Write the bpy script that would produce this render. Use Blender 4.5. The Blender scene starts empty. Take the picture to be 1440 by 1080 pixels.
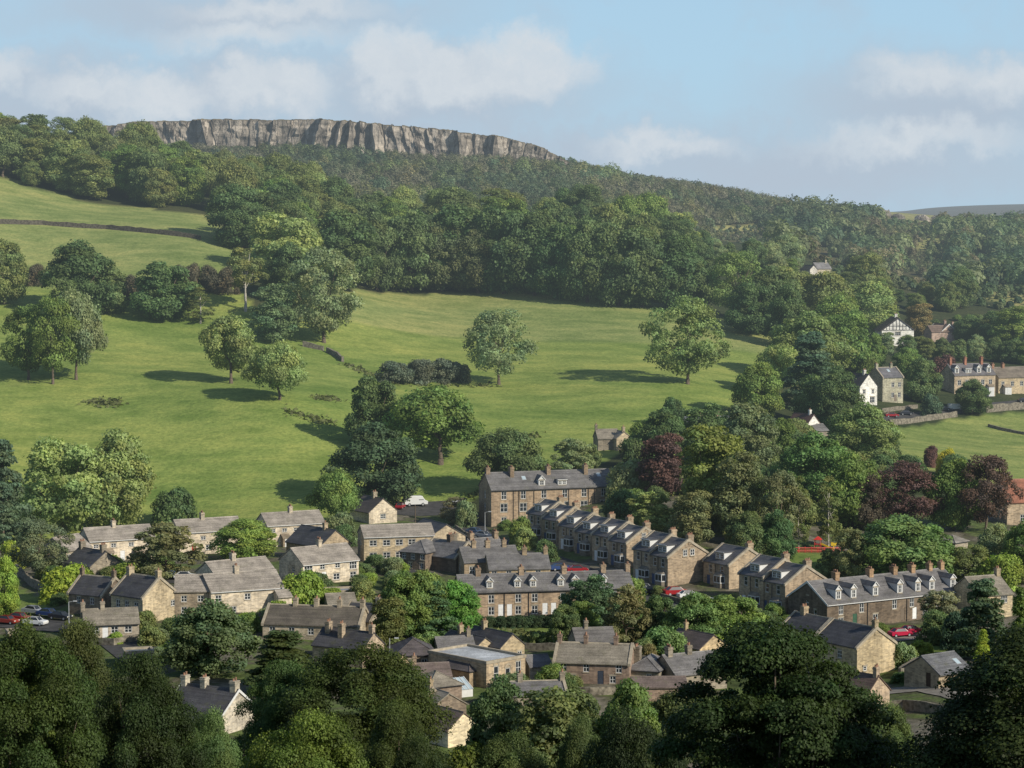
import bpy, math, random
import numpy as np
from mathutils import Vector
random.seed(7)
C = bpy.context.scene.collection
D = bpy.data
PI = math.pi
rad = math.radians

# ------------------------------------------------------------------ camera model used to read positions off the photograph
F, CX, CY, HZ, CAMZ = 3400.0, 720.0, 540.0, 300.0, 78.0
PITCH = math.atan((CY - HZ) / F)
FW = (0.0, math.cos(PITCH), -math.sin(PITCH))
UP = (0.0, math.sin(PITCH), math.cos(PITCH))

def ray(px, py):
    x = (px - CX) / F; y = (CY - py) / F
    return (x, FW[1] + y * UP[1], FW[2] + y * UP[2])

def at(px, py, Y):
    d = ray(px, py); t = Y / d[1]
    return (d[0] * t, Y, CAMZ + d[2] * t)

# ------------------------------------------------------------------ terrain: a smooth surface through measured points
CTRL = [at(*p) for p in [
    (50,875,415),(720,866,432),(1100,866,425),(1250,880,420),(700,740,540),(600,725,560),(300,790,480),(160,785,490),
    (500,820,450),(400,762,520),(650,960,365),(900,960,362),(1215,958,365),(1340,965,350),(300,1000,340),(640,1040,320),
    (1000,1000,350),(1400,900,400),(1170,775,490),(1000,742,500),(900,690,555),(1300,765,500),(1440,742,520),
    (1300,640,640),(1440,662,630),(1440,575,770),(1260,592,730),(1100,640,620),(870,650,600),(620,650,610),(520,730,550),
    (240,732,560),(30,760,525),(130,737,555),(385,560,650),(330,535,680),(95,530,680),(697,540,720),(965,538,720),
    (440,485,760),(250,445,780),(60,450,760),(345,430,790),(700,410,900),(900,430,880),(1050,520,770),(1080,480,830),
    (520,405,890),(1020,447,880),(0,250,980),(140,285,970),(280,300,960),(0,318,880),(280,335,880),(0,385,820),(300,372,830),
    (0,195,1080),(200,230,1100),(300,255,1100),(420,285,1080),(700,322,1010),(500,322,1000),(900,347,1010),(1000,372,1000),
    (1100,402,980),(1200,442,960),(700,302,1150),(450,288,1200),(900,332,1200),(1100,352,1200),(250,260,1300),(100,200,1350),
    (160,205,1500),(300,212,1500),(450,214,1500),(620,228,1500),(780,233,1500),(900,257,1560),(1000,273,1600),(1100,292,1650),
    (1200,304,1700),(1280,309,1750),(1440,322,1800),(1280,400,1150),(1440,420,1050),(1150,388,1250),(1400,352,1400),
    (1260,472,940),(1340,468,960),(1440,502,880),(1350,560,775),(1240,572,745),(1250,322,1500),
    (1300,293,4600),(1440,287,4600),(1600,285,4600),(1250,300,4600)]]
CTRL += [(x, Y, z) for Y, z in ((250, 8), (200, 17), (150, 30), (100, 47), (50, 63), (5, 75.5), (-60, 86)) for x in (-.6*Y-30, 0, .6*Y+30)]
CTRL += [(-300,400,14),(300,400,12),(-420,700,62),(420,700,18),(-550,1000,140),(520,1000,45),(-800,1500,150),(800,1500,70),
         (-300,2000,118),(0,2000,112),(300,2000,80),(700,2000,70),(-900,3000,100),(0,3000,85),(900,3000,60),(-1500,4600,70),(0,4600,66),
         (2600,4600,90),(-3000,9000,60),(0,9000,60),(3000,9000,60),(2000,2000,80),(-2000,2000,140)]

def uv(X, Y):
    k = Y + 170.0
    return X / k * 1.6, np.log(k)
_c = np.array(CTRL, float)
_cu, _cv = uv(_c[:, 0], _c[:, 1])
def _phi(r2):
    return 0.5 * r2 * np.log(r2 + 1e-9)
_n = len(_c)
_A = np.zeros((_n + 3, _n + 3))
_A[:_n, :_n] = _phi((_cu[:, None] - _cu[None])**2 + (_cv[:, None] - _cv[None])**2) + np.eye(_n) * 1e-4
_A[:_n, _n] = 1; _A[:_n, _n+1] = _cu; _A[:_n, _n+2] = _cv
_A[_n:, :_n] = _A[:_n, _n:].T
_w = np.linalg.solve(_A, np.r_[_c[:, 2], 0, 0, 0])

def tz(X, Y):
    X = np.asarray(X, float); Y = np.asarray(Y, float)
    sh = X.shape; u, v = uv(X.ravel(), Y.ravel())
    out = np.empty(u.shape)
    for i in range(0, len(u), 20000):
        uu, vv = u[i:i+20000], v[i:i+20000]
        out[i:i+20000] = _phi((uu[:, None] - _cu[None])**2 + (vv[:, None] - _cv[None])**2) @ _w[:_n] + _w[_n] + _w[_n+1]*uu + _w[_n+2]*vv
    return out.reshape(sh) if sh else float(out[0])

_T = np.exp(np.linspace(math.log(60), math.log(6000), 500))
def hit(px, py, ymin=280, ymax=6000):
    d = ray(px, py)
    X = d[0]*_T; Y = d[1]*_T; Z = CAMZ + d[2]*_T
    g = Z - tz(X, Y)
    for i in range(1, len(_T)):
        if Y[i] > ymin and g[i] <= 0 < g[i-1]:
            a, b = _T[i-1], _T[i]
            for _ in range(18):
                m = (a + b)/2
                if CAMZ + d[2]*m - tz(d[0]*m, d[1]*m) > 0: a = m
                else: b = m
            return Vector((d[0]*b, d[1]*b, CAMZ + d[2]*b))
    i = int(np.argmin(np.where((Y > ymin) & (Y < 1700), np.abs(g) / Y, 9)))
    return Vector((X[i], Y[i], tz(X[i], Y[i])))

def proj(p):
    y = p[1]*FW[1] + (p[2]-CAMZ)*FW[2]
    return CX + F*p[0]/y, CY - F*(p[1]*UP[1] + (p[2]-CAMZ)*UP[2])/y
# open spots in the woods: the farmhouse, a track, a hay meadow, gardens
OPEN = [(1128,364,1174,391),(1256,388,1288,398),(1380,408,1460,430),(1288,336,1320,350),(1010,318,1060,326),(1240,448,1286,468),(1308,448,1350,470),(1252,300,1300,310)]
def blocks_view(x, y, h):
    z = tz(x, y); a, b = proj((x, y, z)), proj((x, y, z+h)); w = h*.42*F/y
    return any(r[0]-w < a[0] < r[2]+w and b[1] < r[3]-2 and a[1] > r[1] for r in OPEN)

def scale_at(p):
    return F / (p[1]*FW[1] + (p[2]-CAMZ)*FW[2])

# ------------------------------------------------------------------ materials
def srgb(r, g, b):
    f = lambda c: (c/255/12.92) if c/255 <= .04045 else ((c/255+.055)/1.055)**2.4
    return (f(r), f(g), f(b), 1)

class NT:
    def __init__(s, m):
        m.use_nodes = True; s.t = m.node_tree; s.t.nodes.clear(); s.mat = m if isinstance(m, bpy.types.Material) else None
    def n(s, typ, **kw):
        o = s.t.nodes.new(typ)
        for k, v in kw.items():
            if k.startswith('i_'):
                key = k[2:]; key = int(key) if key.isdigit() else key.replace('_', ' ')
                if hasattr(v, 'links') or isinstance(v, bpy.types.NodeSocket): s.t.links.new(v, o.inputs[key])
                else: o.inputs[key].default_value = v
            else: setattr(o, k, v)
        return o
    def mul(s, a, b, typ='MULTIPLY', fac=1.0):
        o = s.t.nodes.new('ShaderNodeMix'); o.data_type = 'RGBA'; o.blend_type = typ
        for i, v in ((0, fac), (6, a), (7, b)):
            if isinstance(v, bpy.types.NodeSocket): s.t.links.new(v, o.inputs[i])
            else: o.inputs[i].default_value = v
        return o.outputs[2]
    def math(s, op, a, b=0.0, c=None, clamp=False):
        o = s.t.nodes.new('ShaderNodeMath'); o.operation = op; o.use_clamp = clamp
        for i, v in enumerate((a, b, c)):
            if v is None: continue
            if isinstance(v, bpy.types.NodeSocket): s.t.links.new(v, o.inputs[i])
            else: o.inputs[i].default_value = v
        return o.outputs[0]
    def noise(s, scale, vec=None, detail=3, rough=.55, out='Fac'):
        o = s.n('ShaderNodeTexNoise'); o.inputs['Scale'].default_value = scale
        o.inputs['Detail'].default_value = detail; o.inputs['Roughness'].default_value = rough
        if vec is not None: s.t.links.new(vec, o.inputs['Vector'])
        return o.outputs[out]
    def ramp(s, fac, stops):
        o = s.n('ShaderNodeValToRGB'); e = o.color_ramp.elements
        while len(e) < len(stops): e.new(.5)
        for k, (p, c) in zip(e, stops):
            k.position = p; k.color = c if len(c) == 4 else (*c, 1)
        s.t.links.new(fac, o.inputs[0]); return o.outputs[0]
    def grey(s, fac, lo, hi):
        return s.ramp(fac, [(.3, (lo, lo, lo)), (.7, (hi, hi, hi))])
    def pos(s):
        return s.n('ShaderNodeNewGeometry').outputs['Position']
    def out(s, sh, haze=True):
        # aerial perspective painted into the material: pale blue emission growing with distance from the origin
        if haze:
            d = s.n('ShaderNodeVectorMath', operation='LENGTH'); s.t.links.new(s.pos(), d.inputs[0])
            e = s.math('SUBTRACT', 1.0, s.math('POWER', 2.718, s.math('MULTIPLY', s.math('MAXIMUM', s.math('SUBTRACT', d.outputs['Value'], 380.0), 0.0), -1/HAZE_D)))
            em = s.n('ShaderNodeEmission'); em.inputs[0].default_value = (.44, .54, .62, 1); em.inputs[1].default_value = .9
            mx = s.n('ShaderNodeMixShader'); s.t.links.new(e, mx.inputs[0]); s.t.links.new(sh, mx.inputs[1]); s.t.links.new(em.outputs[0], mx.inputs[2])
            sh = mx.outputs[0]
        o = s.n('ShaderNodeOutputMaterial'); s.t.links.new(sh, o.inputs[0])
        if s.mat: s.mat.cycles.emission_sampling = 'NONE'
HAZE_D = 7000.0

def bsdf(nt, col, rough=.8, spec=.2, **kw):
    p = nt.n('ShaderNodeBsdfPrincipled')
    if isinstance(col, bpy.types.NodeSocket): nt.t.links.new(col, p.inputs['Base Color'])
    else: p.inputs['Base Color'].default_value = col if len(col) == 4 else (*col, 1)
    p.inputs['Roughness'].default_value = rough
    p.inputs['Specular IOR Level'].default_value = spec
    for k, v in kw.items():
        p.inputs[k.replace('_', ' ')].default_value = v
    return p.outputs[0]

M = {}
def simple(name, col, rough=.7, spec=.3, var=.2, scale=1.5, **kw):
    m = D.materials.new(name); nt = NT(m)
    c = nt.mul((*col, 1), nt.grey(nt.noise(scale, nt.pos()), 1-var, 1+var))
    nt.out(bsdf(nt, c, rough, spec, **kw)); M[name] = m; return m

def objcol(name, fn, rough=.8, spec=.2):
    m = D.materials.new(name); nt = NT(m)
    oc = nt.n('ShaderNodeObjectInfo').outputs['Color']
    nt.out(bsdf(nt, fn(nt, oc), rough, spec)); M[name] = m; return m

def f_stone(nt, oc):
    p = nt.pos()
    mp = nt.n('ShaderNodeMapping'); nt.t.links.new(p, mp.inputs[0]); mp.inputs['Scale'].default_value = (1.5, 1.5, 3.6)
    v = nt.n('ShaderNodeTexVoronoi'); nt.t.links.new(mp.outputs[0], v.inputs['Vector']); v.inputs['Scale'].default_value = 1.2
    sep = nt.n('ShaderNodeSeparateColor'); nt.t.links.new(v.outputs['Color'], sep.inputs[0])
    blocks = nt.ramp(sep.outputs[0], [(0, (.62, .60, .58)), (.5, (1, 1, 1)), (1, (1.35, 1.3, 1.2))])
    c = nt.mul(oc, blocks, fac=.75)
    c = nt.mul(c, nt.grey(nt.noise(.35, p), .72, 1.2))
    st = nt.n('ShaderNodeMapping'); nt.t.links.new(p, st.inputs[0]); st.inputs['Scale'].default_value = (2.2, 2.2, .25)
    return nt.mul(c, nt.grey(nt.noise(1.0, st.outputs[0]), .8, 1.12))
objcol('stone', f_stone)
def f_slate(nt, oc):
    p = nt.pos()
    c = nt.mul(oc, nt.grey(nt.noise(.5, p, 4), .7, 1.28))
    c = nt.mul(c, nt.grey(nt.noise(5.0, p, 2), .72, 1.25))
    mp = nt.n('ShaderNodeMapping'); nt.t.links.new(p, mp.inputs[0]); mp.inputs['Scale'].default_value = (.1, .1, 7)
    c = nt.mul(c, nt.grey(nt.noise(1.0, mp.outputs[0], 1), .75, 1.18))
    moss = nt.ramp(nt.noise(.9, p, 4), [(.56, (0, 0, 0)), (.72, (1, 1, 1))])
    return nt.mul(c, (.09, .09, .04, 1), 'MIX', nt.math('MULTIPLY', moss, .35))
objcol('slate', f_slate, .6, .35)
objcol('paint', lambda nt, oc: nt.mul(oc, nt.grey(nt.noise(2.0, nt.pos()), .86, 1.06)), .5, .3)
objcol('car_paint', lambda nt, oc: oc, .3, .5)
def f_bark(nt, oc):
    return nt.mul((.11, .085, .06, 1), nt.grey(nt.noise(3.0, nt.pos()), .6, 1.4))
objcol('bark', f_bark)
simple('pale_bark', (.34, .31, .26), var=.35, scale=2)
simple('white_paint', (.56, .555, .53), .45, .3, .08)
simple('terracotta', (.27, .15, .095), var=.35)
simple('coping', (.31, .265, .195), var=.25)
simple('dark_metal', (.035, .035, .038), .4, .4)
simple('grey_metal', (.30, .31, .31), .4, .4)
simple('tyre', (.015, .015, .015), .8, .2)
simple('glass', (.025, .03, .035), .12, .5, .3, .4)
simple('pale_glass', (.35, .42, .45), .15, .5, .15, .4)
simple('lamp_lens', (.7, .68, .6), .2, .5)
simple('red_lens', (.4, .02, .02), .2, .5)
simple('asphalt', (.062, .060, .058), .9, .15, .3, .6)
simple('gravel', (.21, .19, .16), .9, .15, .3, .6)
simple('dry_stone', (.17, .15, .115), .9, .1, .55, 1.6)
simple('dark_stone', (.085, .075, .058), .9, .1, .5, 1.6)
simple('red_plastic', (.5, .04, .03), .4, .4)
simple('yellow_plastic', (.6, .42, .03), .4, .4)

def foliage_mat():
    m = D.materials.new('foliage'); nt = NT(m)
    oi = nt.n('ShaderNodeObjectInfo')
    a = nt.n('ShaderNodeAttribute', attribute_name='tint')
    c = nt.mul(oi.outputs['Color'], a.outputs['Color'])
    c = nt.mul(c, nt.grey(nt.noise(.22, nt.pos(), 2), .78, 1.2))
    d = bsdf(nt, c, .6, .22)
    tr = nt.n('ShaderNodeBsdfTranslucent'); nt.t.links.new(nt.mul(c, (1.15, 1.25, .55, 1)), tr.inputs[0])
    mx = nt.n('ShaderNodeMixShader'); mx.inputs[0].default_value = .36
    nt.t.links.new(d, mx.inputs[1]); nt.t.links.new(tr.outputs[0], mx.inputs[2])
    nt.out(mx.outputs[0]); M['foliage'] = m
foliage_mat()

def ground_mat():
    m = D.materials.new('ground'); nt = NT(m)
    a = nt.n('ShaderNodeAttribute', attribute_name='zone')
    g = nt.n('ShaderNodeAttribute', attribute_name='grassy').outputs['Fac']
    p = nt.pos()
    mp = nt.n('ShaderNodeMapping'); nt.t.links.new(p, mp.inputs[0]); mp.inputs['Scale'].default_value = (.6, 1.0, 1.0)
    v = mp.outputs[0]
    c = nt.mul(a.outputs['Color'], nt.ramp(nt.noise(.022, v, 4), [(.36, (.82, .88, .82)), (.5, (1, 1, 1)), (.64, (1.16, 1.07, 1.08))]))
    c = nt.mul(c, nt.ramp(nt.noise(.12, v, 5, .65), [(.36, (.72, .80, .70)), (.5, (1, 1, 1)), (.64, (1.30, 1.18, 1.22))]))
    c = nt.mul(c, nt.ramp(nt.noise(.9, p, 4, .7), [(.25, (.6, .66, .6)), (.5, (1, 1, 1)), (.75, (1.38, 1.3, 1.32))]))
    va = nt.n('ShaderNodeAttribute', attribute_name='yard').outputs['Fac']
    yard = nt.ramp(nt.noise(.07, p, 4, .6), [(.36, (.045, .06, .02)), (.45, (.10, .135, .04)), (.53, (.085, .08, .05)), (.6, (.17, .15, .115)), (.7, (.06, .075, .03))])
    c = nt.mul(c, nt.mul(yard, nt.grey(nt.noise(.8, p, 4, .7), .6, 1.35)), 'MIX', va)
    worn = nt.ramp(nt.noise(.05, v, 5, .6), [(.62, (0, 0, 0)), (.78, (1, 1, 1))])
    c = nt.mul(c, (.20, .185, .075, 1), 'MIX', nt.math('MULTIPLY', nt.math('MULTIPLY', worn, g), .35))
    b = nt.n('ShaderNodeBump'); b.inputs['Strength'].default_value = .6; b.inputs['Distance'].default_value = .5
    nt.t.links.new(nt.noise(.5, p, 5, .7), b.inputs['Height'])
    pr = nt.n('ShaderNodeBsdfPrincipled'); pr.inputs['Roughness'].default_value = .9; pr.inputs['Specular IOR Level'].default_value = .1
    nt.t.links.new(c, pr.inputs['Base Color']); nt.t.links.new(b.outputs[0], pr.inputs['Normal'])
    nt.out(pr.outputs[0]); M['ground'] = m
ground_mat()

def rock_mat():
    m = D.materials.new('gritstone'); nt = NT(m); p = nt.pos()
    mp = nt.n('ShaderNodeMapping'); nt.t.links.new(p, mp.inputs[0]); mp.inputs['Scale'].default_value = (.16, .16, .07)
    c = nt.ramp(nt.noise(1.0, mp.outputs[0], 5, .65), [(.30, (.15, .135, .115)), (.5, (.33, .285, .23)), (.72, (.48, .405, .32))])
    c = nt.mul(c, nt.grey(nt.noise(.16, p, 4), .65, 1.25))
    mp2 = nt.n('ShaderNodeMapping'); nt.t.links.new(p, mp2.inputs[0]); mp2.inputs['Scale'].default_value = (.04, .04, .5)
    c = nt.mul(c, nt.grey(nt.noise(1.0, mp2.outputs[0], 3), .75, 1.15))
    mc = nt.n('ShaderNodeMapping'); nt.t.links.new(p, mc.inputs[0]); mc.inputs['Scale'].default_value = (.30, .12, .055); mc.inputs['Rotation'].default_value = (0, .12, 0)
    wp = nt.n('ShaderNodeVectorMath', operation='ADD'); nt.t.links.new(mc.outputs[0], wp.inputs[0])
    ws = nt.n('ShaderNodeVectorMath', operation='SCALE'); nt.t.links.new(nt.noise(.5, p, 3, .6, 'Color'), ws.inputs[0]); ws.inputs['Scale'].default_value = .35; nt.t.links.new(ws.outputs[0], wp.inputs[1])
    vo = nt.n('ShaderNodeTexVoronoi', feature='DISTANCE_TO_EDGE'); vo.inputs['Scale'].default_value = 1.0; nt.t.links.new(wp.outputs[0], vo.inputs['Vector'])
    c = nt.mul(c, nt.ramp(vo.outputs['Distance'], [(0, (.30, .29, .29)), (.03, (.55, .55, .55)), (.07, (1, 1, 1))]))
    vb = nt.n('ShaderNodeTexVoronoi'); vb.inputs['Scale'].default_value = 1.0; nt.t.links.new(wp.outputs[0], vb.inputs['Vector'])
    sb = nt.n('ShaderNodeSeparateColor'); nt.t.links.new(vb.outputs['Color'], sb.inputs[0])
    c = nt.mul(c, nt.grey(sb.outputs[0], .66, 1.12))
    b = nt.n('ShaderNodeBump'); b.inputs['Strength'].default_value = .8; b.inputs['Distance'].default_value = 1.5
    nt.t.links.new(nt.noise(.5, p, 5, .7), b.inputs['Height'])
    pr = nt.n('ShaderNodeBsdfPrincipled'); pr.inputs['Roughness'].default_value = .9; pr.inputs['Specular IOR Level'].default_value = .1
    nt.t.links.new(c, pr.inputs['Base Color']); nt.t.links.new(b.outputs[0], pr.inputs['Normal'])
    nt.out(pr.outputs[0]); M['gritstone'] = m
rock_mat()
simple('heather', (.13, .105, .06), .9, .1, .5, .12)

# ------------------------------------------------------------------ object helpers
def link(name, me, parent=None, loc=(0,0,0), rz=0.0, col=None):
    o = D.objects.new(name, me); C.objects.link(o)
    o.location = loc; o.rotation_euler = (0, 0, rz)
    if parent: o.parent = parent
    if col: o.color = (*col[:3], 1)
    return o

def tag(o, label=None, cat=None, group=None, kind=None):
    if label: o['label'] = label
    if cat: o['category'] = cat
    if group: o['group'] = group
    if kind: o['kind'] = kind
    return o

class MB:
    """collects polygons, with a material slot each, into one mesh"""
    def __init__(s): s.v = []; s.f = []; s.m = []
    def poly(s, pts, mi=0):
        k = len(s.v); s.v += [tuple(p) for p in pts]; s.f.append(tuple(range(k, k+len(pts)))); s.m.append(mi)
    def box(s, x0, x1, y0, y1, z0, z1, mi=0):
        k = len(s.v)
        s.v += [(x0,y0,z0),(x1,y0,z0),(x1,y1,z0),(x0,y1,z0),(x0,y0,z1),(x1,y0,z1),(x1,y1,z1),(x0,y1,z1)]
        for q in ((0,3,2,1),(4,5,6,7),(0,1,5,4),(1,2,6,5),(2,3,7,6),(3,0,4,7)):
            s.f.append(tuple(k+i for i in q)); s.m.append(mi)
    def tube(s, a, b, r0, r1, n=7, mi=0):
        a = Vector(a); b = Vector(b); d = (b-a).normalized()
        u = d.orthogonal().normalized(); w = d.cross(u); k = len(s.v)
        for c, r in ((a, r0), (b, r1)):
            for i in range(n):
                t = 2*PI*i/n; s.v.append(tuple(c + (u*math.cos(t) + w*math.sin(t))*r))
        for i in range(n):
            j = (i+1) % n; s.f.append((k+i, k+j, k+n+j, k+n+i)); s.m.append(mi)
        s.f.append(tuple(k+n+i for i in range(n))); s.m.append(mi)
    def prism(s, prof, x0, x1, mi=0, axis='x'):
        n = len(prof); k = len(s.v)
        for x in (x0, x1):
            for (a, b) in prof: s.v.append((x, a, b) if axis == 'x' else (a, x, b))
        for i in range(n):
            j = (i+1) % n; s.f.append((k+i, k+j, k+n+j, k+n+i)); s.m.append(mi)
        s.f.append(tuple(k+i for i in range(n))[::-1]); s.m.append(mi)
        s.f.append(tuple(k+n+i for i in range(n))); s.m.append(mi)
    def mesh(s, name, mats, smooth=False):
        me = D.meshes.new(name); me.from_pydata(s.v, [], s.f)
        for m in (mats if isinstance(mats, (list, tuple)) else [mats]): me.materials.append(M[m])
        me.polygons.foreach_set('material_index', s.m)
        if smooth: me.polygons.foreach_set('use_smooth', [True]*len(s.f))
        me.update(); return me
    def build(s, name, mats, parent=None, loc=(0,0,0), rz=0, col=None, smooth=False):
        return link(name, s.mesh(name, mats, smooth), parent, loc, rz, col)

def quick_mesh(name, V, Q, mat, tint=None):
    """many quads from arrays"""
    me = D.meshes.new(name); nq = len(Q)
    me.vertices.add(len(V)); me.vertices.foreach_set('co', np.asarray(V, np.float32).ravel())
    me.loops.add(nq*4); me.loops.foreach_set('vertex_index', np.asarray(Q, np.int32).ravel())
    me.polygons.add(nq); me.polygons.foreach_set('loop_start', np.arange(0, nq*4, 4, dtype=np.int32))
    me.polygons.foreach_set('loop_total', np.full(nq, 4, np.int32))
    if tint is not None:
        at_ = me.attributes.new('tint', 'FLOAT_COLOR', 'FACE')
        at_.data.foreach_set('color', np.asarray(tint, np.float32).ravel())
    me.materials.append(M[mat]); me.update(calc_edges=True); me.validate(); return me

def empty(name, loc, rz=0.0):
    o = D.objects.new(name, None); C.objects.link(o); o.location = loc; o.rotation_euler = (0, 0, rz)
    o.empty_display_size = .5
    return o

# ------------------------------------------------------------------ ground sheet
def inpoly(X, Y, poly):
    r = np.zeros(X.shape, bool); n = len(poly)
    for i in range(n):
        x1, y1 = poly[i]; x2, y2 = poly[(i+1) % n]
        c = ((y1 > Y) != (y2 > Y))
        with np.errstate(divide='ignore', invalid='ignore'):
            r ^= c & (X < (x2-x1)*(Y-y1)/(y2-y1+1e-12) + x1)
    return r
def wpoly(pts):
    return [tuple(hit(*p)[:2]) for p in pts]
GRASS = (.192, .245, .058); GRASS2 = (.215, .25, .08); LAWN = (.13, .18, .045)
FIELD = wpoly([(-120,255),(0,250),(140,287),(285,302),(345,345),(330,400),(400,470),(500,405),(700,408),(930,430),(1050,452),(1095,480),
    (1050,560),(1000,590),(930,605),(870,640),(830,655),(690,668),(664,705),(570,724),(490,735),(350,765),(200,772),(60,760),(-120,770)])
FIELD_R = wpoly([(1240,602),(1345,588),(1500,570),(1500,700),(1300,660),(1240,640)])
LAWNS = [wpoly(p) for p in ([(1085,772),(1260,778),(1270,852),(1120,806)], [(905,715),(1005,738),(985,768),(900,745)], [(515,742),(560,735),(560,752),(515,752)],
    [(640,885),(780,880),(800,915),(640,905)], [(20,815),(70,850),(65,868),(20,860)], [(1290,905),(1345,905),(1330,935),(1290,930)])]
MEADOW = [wpoly(p) for p in ([(1370,405),(1460,425),(1460,440),(1370,418)], [(1235,303),(1280,300),(1330,318),(1255,330)], [(1285,336),(1322,334),(1328,352),(1286,352)], [(1000,318),(1065,316),(1065,327),(1000,328)])]
def build_ground():
    U = np.linspace(-.75, .75, 360); V = np.linspace(math.log(120), math.log(9200), 620)
    uu, vv = np.meshgrid(U, V); k = np.exp(vv); Y = k - 170.0; X = uu * k / 1.6 * 1.0
    Z = tz(X, Y); Z = np.clip(Z, -20, 260)
    V3 = np.stack([X.ravel(), Y.ravel(), Z.ravel()], 1)
    nr, nc = X.shape; i = np.arange(nr*nc).reshape(nr, nc)
    Q = np.stack([i[:-1,:-1].ravel(), i[:-1,1:].ravel(), i[1:,1:].ravel(), i[1:,:-1].ravel()], 1)
    me = quick_mesh('ground', V3, Q, 'ground')
    col = np.ones((nr*nc, 4), np.float32); x, y = X.ravel(), Y.ravel()
    col[:, :3] = (.045, .055, .022)
    far = y > 1250; col[far, :3] = (.075, .075, .035)
    vill = (y < 560) & ~inpoly(x, y, FIELD); col[vill, :3] = (.075, .085, .04)
    g = np.zeros(nr*nc, np.float32); yd = vill.astype(np.float32)
    f = inpoly(x, y, FIELD); col[f, :3] = GRASS; g[f] = 1
    up = f & (y > 800); col[up, :3] = GRASS2
    f = inpoly(x, y, FIELD_R); col[f, :3] = (.21, .25, .07); g[f] = 1
    for p in LAWNS: f = inpoly(x, y, p); col[f, :3] = LAWN; yd[f] = 0
    for p in MEADOW: f = inpoly(x, y, p); col[f, :3] = (.26, .25, .09)
    a = me.attributes.new('yard', 'FLOAT', 'POINT'); a.data.foreach_set('value', yd)
    col[y > 3000, :3] = (.10, .085, .055)
    a = me.attributes.new('zone', 'FLOAT_COLOR', 'POINT'); a.data.foreach_set('color', col.ravel())
    a = me.attributes.new('grassy', 'FLOAT', 'POINT'); a.data.foreach_set('value', g)
    me.polygons.foreach_set('use_smooth', [True]*len(me.polygons))
    tag(link('ground', me), kind='structure')
build_ground()

def strip(name, pts, width, mat, lift=.12, kind='structure'):
    """a road or path following measured points, draped on the ground"""
    P = [hit(*p) for p in pts]; Q = []
    for a, b in zip(P[:-1], P[1:]):
        n = max(1, int((b-a).length/4)); Q += [a.lerp(b, i/n) for i in range(n)]
    Q.append(P[-1]); m = MB(); prev = None
    for i, q in enumerate(Q):
        d = (Q[min(i+1, len(Q)-1)] - Q[max(i-1, 0)]); d.z = 0; d.normalize(); n = Vector((-d.y, d.x, 0))
        row = []
        for k in (-.5, 0, .5):
            r = q + n*width*k; row.append((r.x, r.y, tz(r.x, r.y) + lift))
        if prev:
            for j in (0, 1): m.poly([prev[j], row[j], row[j+1], prev[j+1]])
        prev = row
    return tag(m.build(name, mat), kind=kind)
strip('road', [(-30,872),(60,880),(110,884),(170,900),(215,935)], 8, 'asphalt')
strip('road', [(500,722),(600,718),(650,722),(668,752),(690,775),(760,785),(830,812),(905,842),(985,872),(1050,880)], 7, 'asphalt', .14)
strip('car_park', [(560,716),(655,712)], 14, 'asphalt', .10)
strip('road', [(1215,590),(1262,588),(1345,578),(1400,570),(1470,562)], 6, 'asphalt')
strip('lane', [(1225,975),(1300,968),(1345,976),(1400,1000)], 5, 'gravel')
strip('lane', [(1180,905),(1260,898),(1330,893)], 6, 'gravel')
strip('lane', [(500,800),(545,800),(600,808)], 6, 'asphalt')
strip('lane', [(195,816),(240,816),(290,818)], 7, 'asphalt')
strip('lane', [(760,805),(830,800)], 8, 'asphalt')
strip('track', [(1255,398),(1290,393),(1310,390)], 6, 'gravel')
# ------------------------------------------------------------------ buildings
CACHE = {}; FOOT = []
def cached(key, fn):
    if key not in CACHE: CACHE[key] = fn()
    return CACHE[key]

def m_frame(w, h, mull):
    def mk():
        m = MB(); t = .09; y0, y1 = .05, .12
        m.box(-w/2, -w/2+t, y0, y1, -h/2, h/2); m.box(w/2-t, w/2, y0, y1, -h/2, h/2)
        m.box(-w/2+t, w/2-t, y0, y1, h/2-t, h/2); m.box(-w/2+t, w/2-t, y0, y1, -h/2, -h/2+t)
        for i in range(mull):
            x = -w/2 + w*(i+1)/(mull+1); m.box(x-.045, x+.045, y0+.005, y1, -h/2+t, h/2-t)
        m.box(-w/2+t, w/2-t, y0+.008, y1, -.035, .035)
        m.box(-w/2-.1, w/2+.1, -.07, .04, -h/2-.16, -h/2-.002, 1)
        m.box(-w/2-.12, w/2+.12, -.025, .04, h/2+.002, h/2+.24, 1)
        return m.mesh('window', ['white_paint', 'coping'])
    return cached(('fr', w, h, mull), mk)
def m_pane(w, h):
    def mk():
        m = MB(); m.box(-w/2+.05, w/2-.05, .085, .1, -h/2+.05, h/2-.05); return m.mesh('pane', 'glass')
    return cached(('pa', w, h), mk)
def m_door(w, h):
    def mk():
        m = MB(); m.box(-w/2, w/2, .05, .1, 0, h); m.box(-w/2+.12, w/2-.12, .035, .05, .25, h*.42); m.box(-w/2+.12, w/2-.12, .035, .05, h*.5, h-.15)
        return m.mesh('door', 'paint')
    return cached(('do', w, h), mk)
def m_chimney(w, d, h):
    def mk():
        m = MB(); m.box(-w/2, w/2, -d/2, d/2, -1.1, h); m.box(-w/2-.08, w/2+.08, -d/2-.08, d/2+.08, h-.28, h-.12); m.box(-w/2-.05, w/2+.05, -d/2-.05, d/2+.05, h+.002, h+.08)
        return m.mesh('chimney', 'stone')
    return cached(('ch', w, d, h), mk)
def m_pot(h):
    def mk():
        m = MB(); m.tube((0,0,-.05), (0,0,h), .15, .12, 8); m.tube((0,0,h*.86), (0,0,h*.97), .16, .16, 8); return m.mesh('chimney_pot', 'terracotta')
    return cached(('pot', h), mk)

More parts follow.
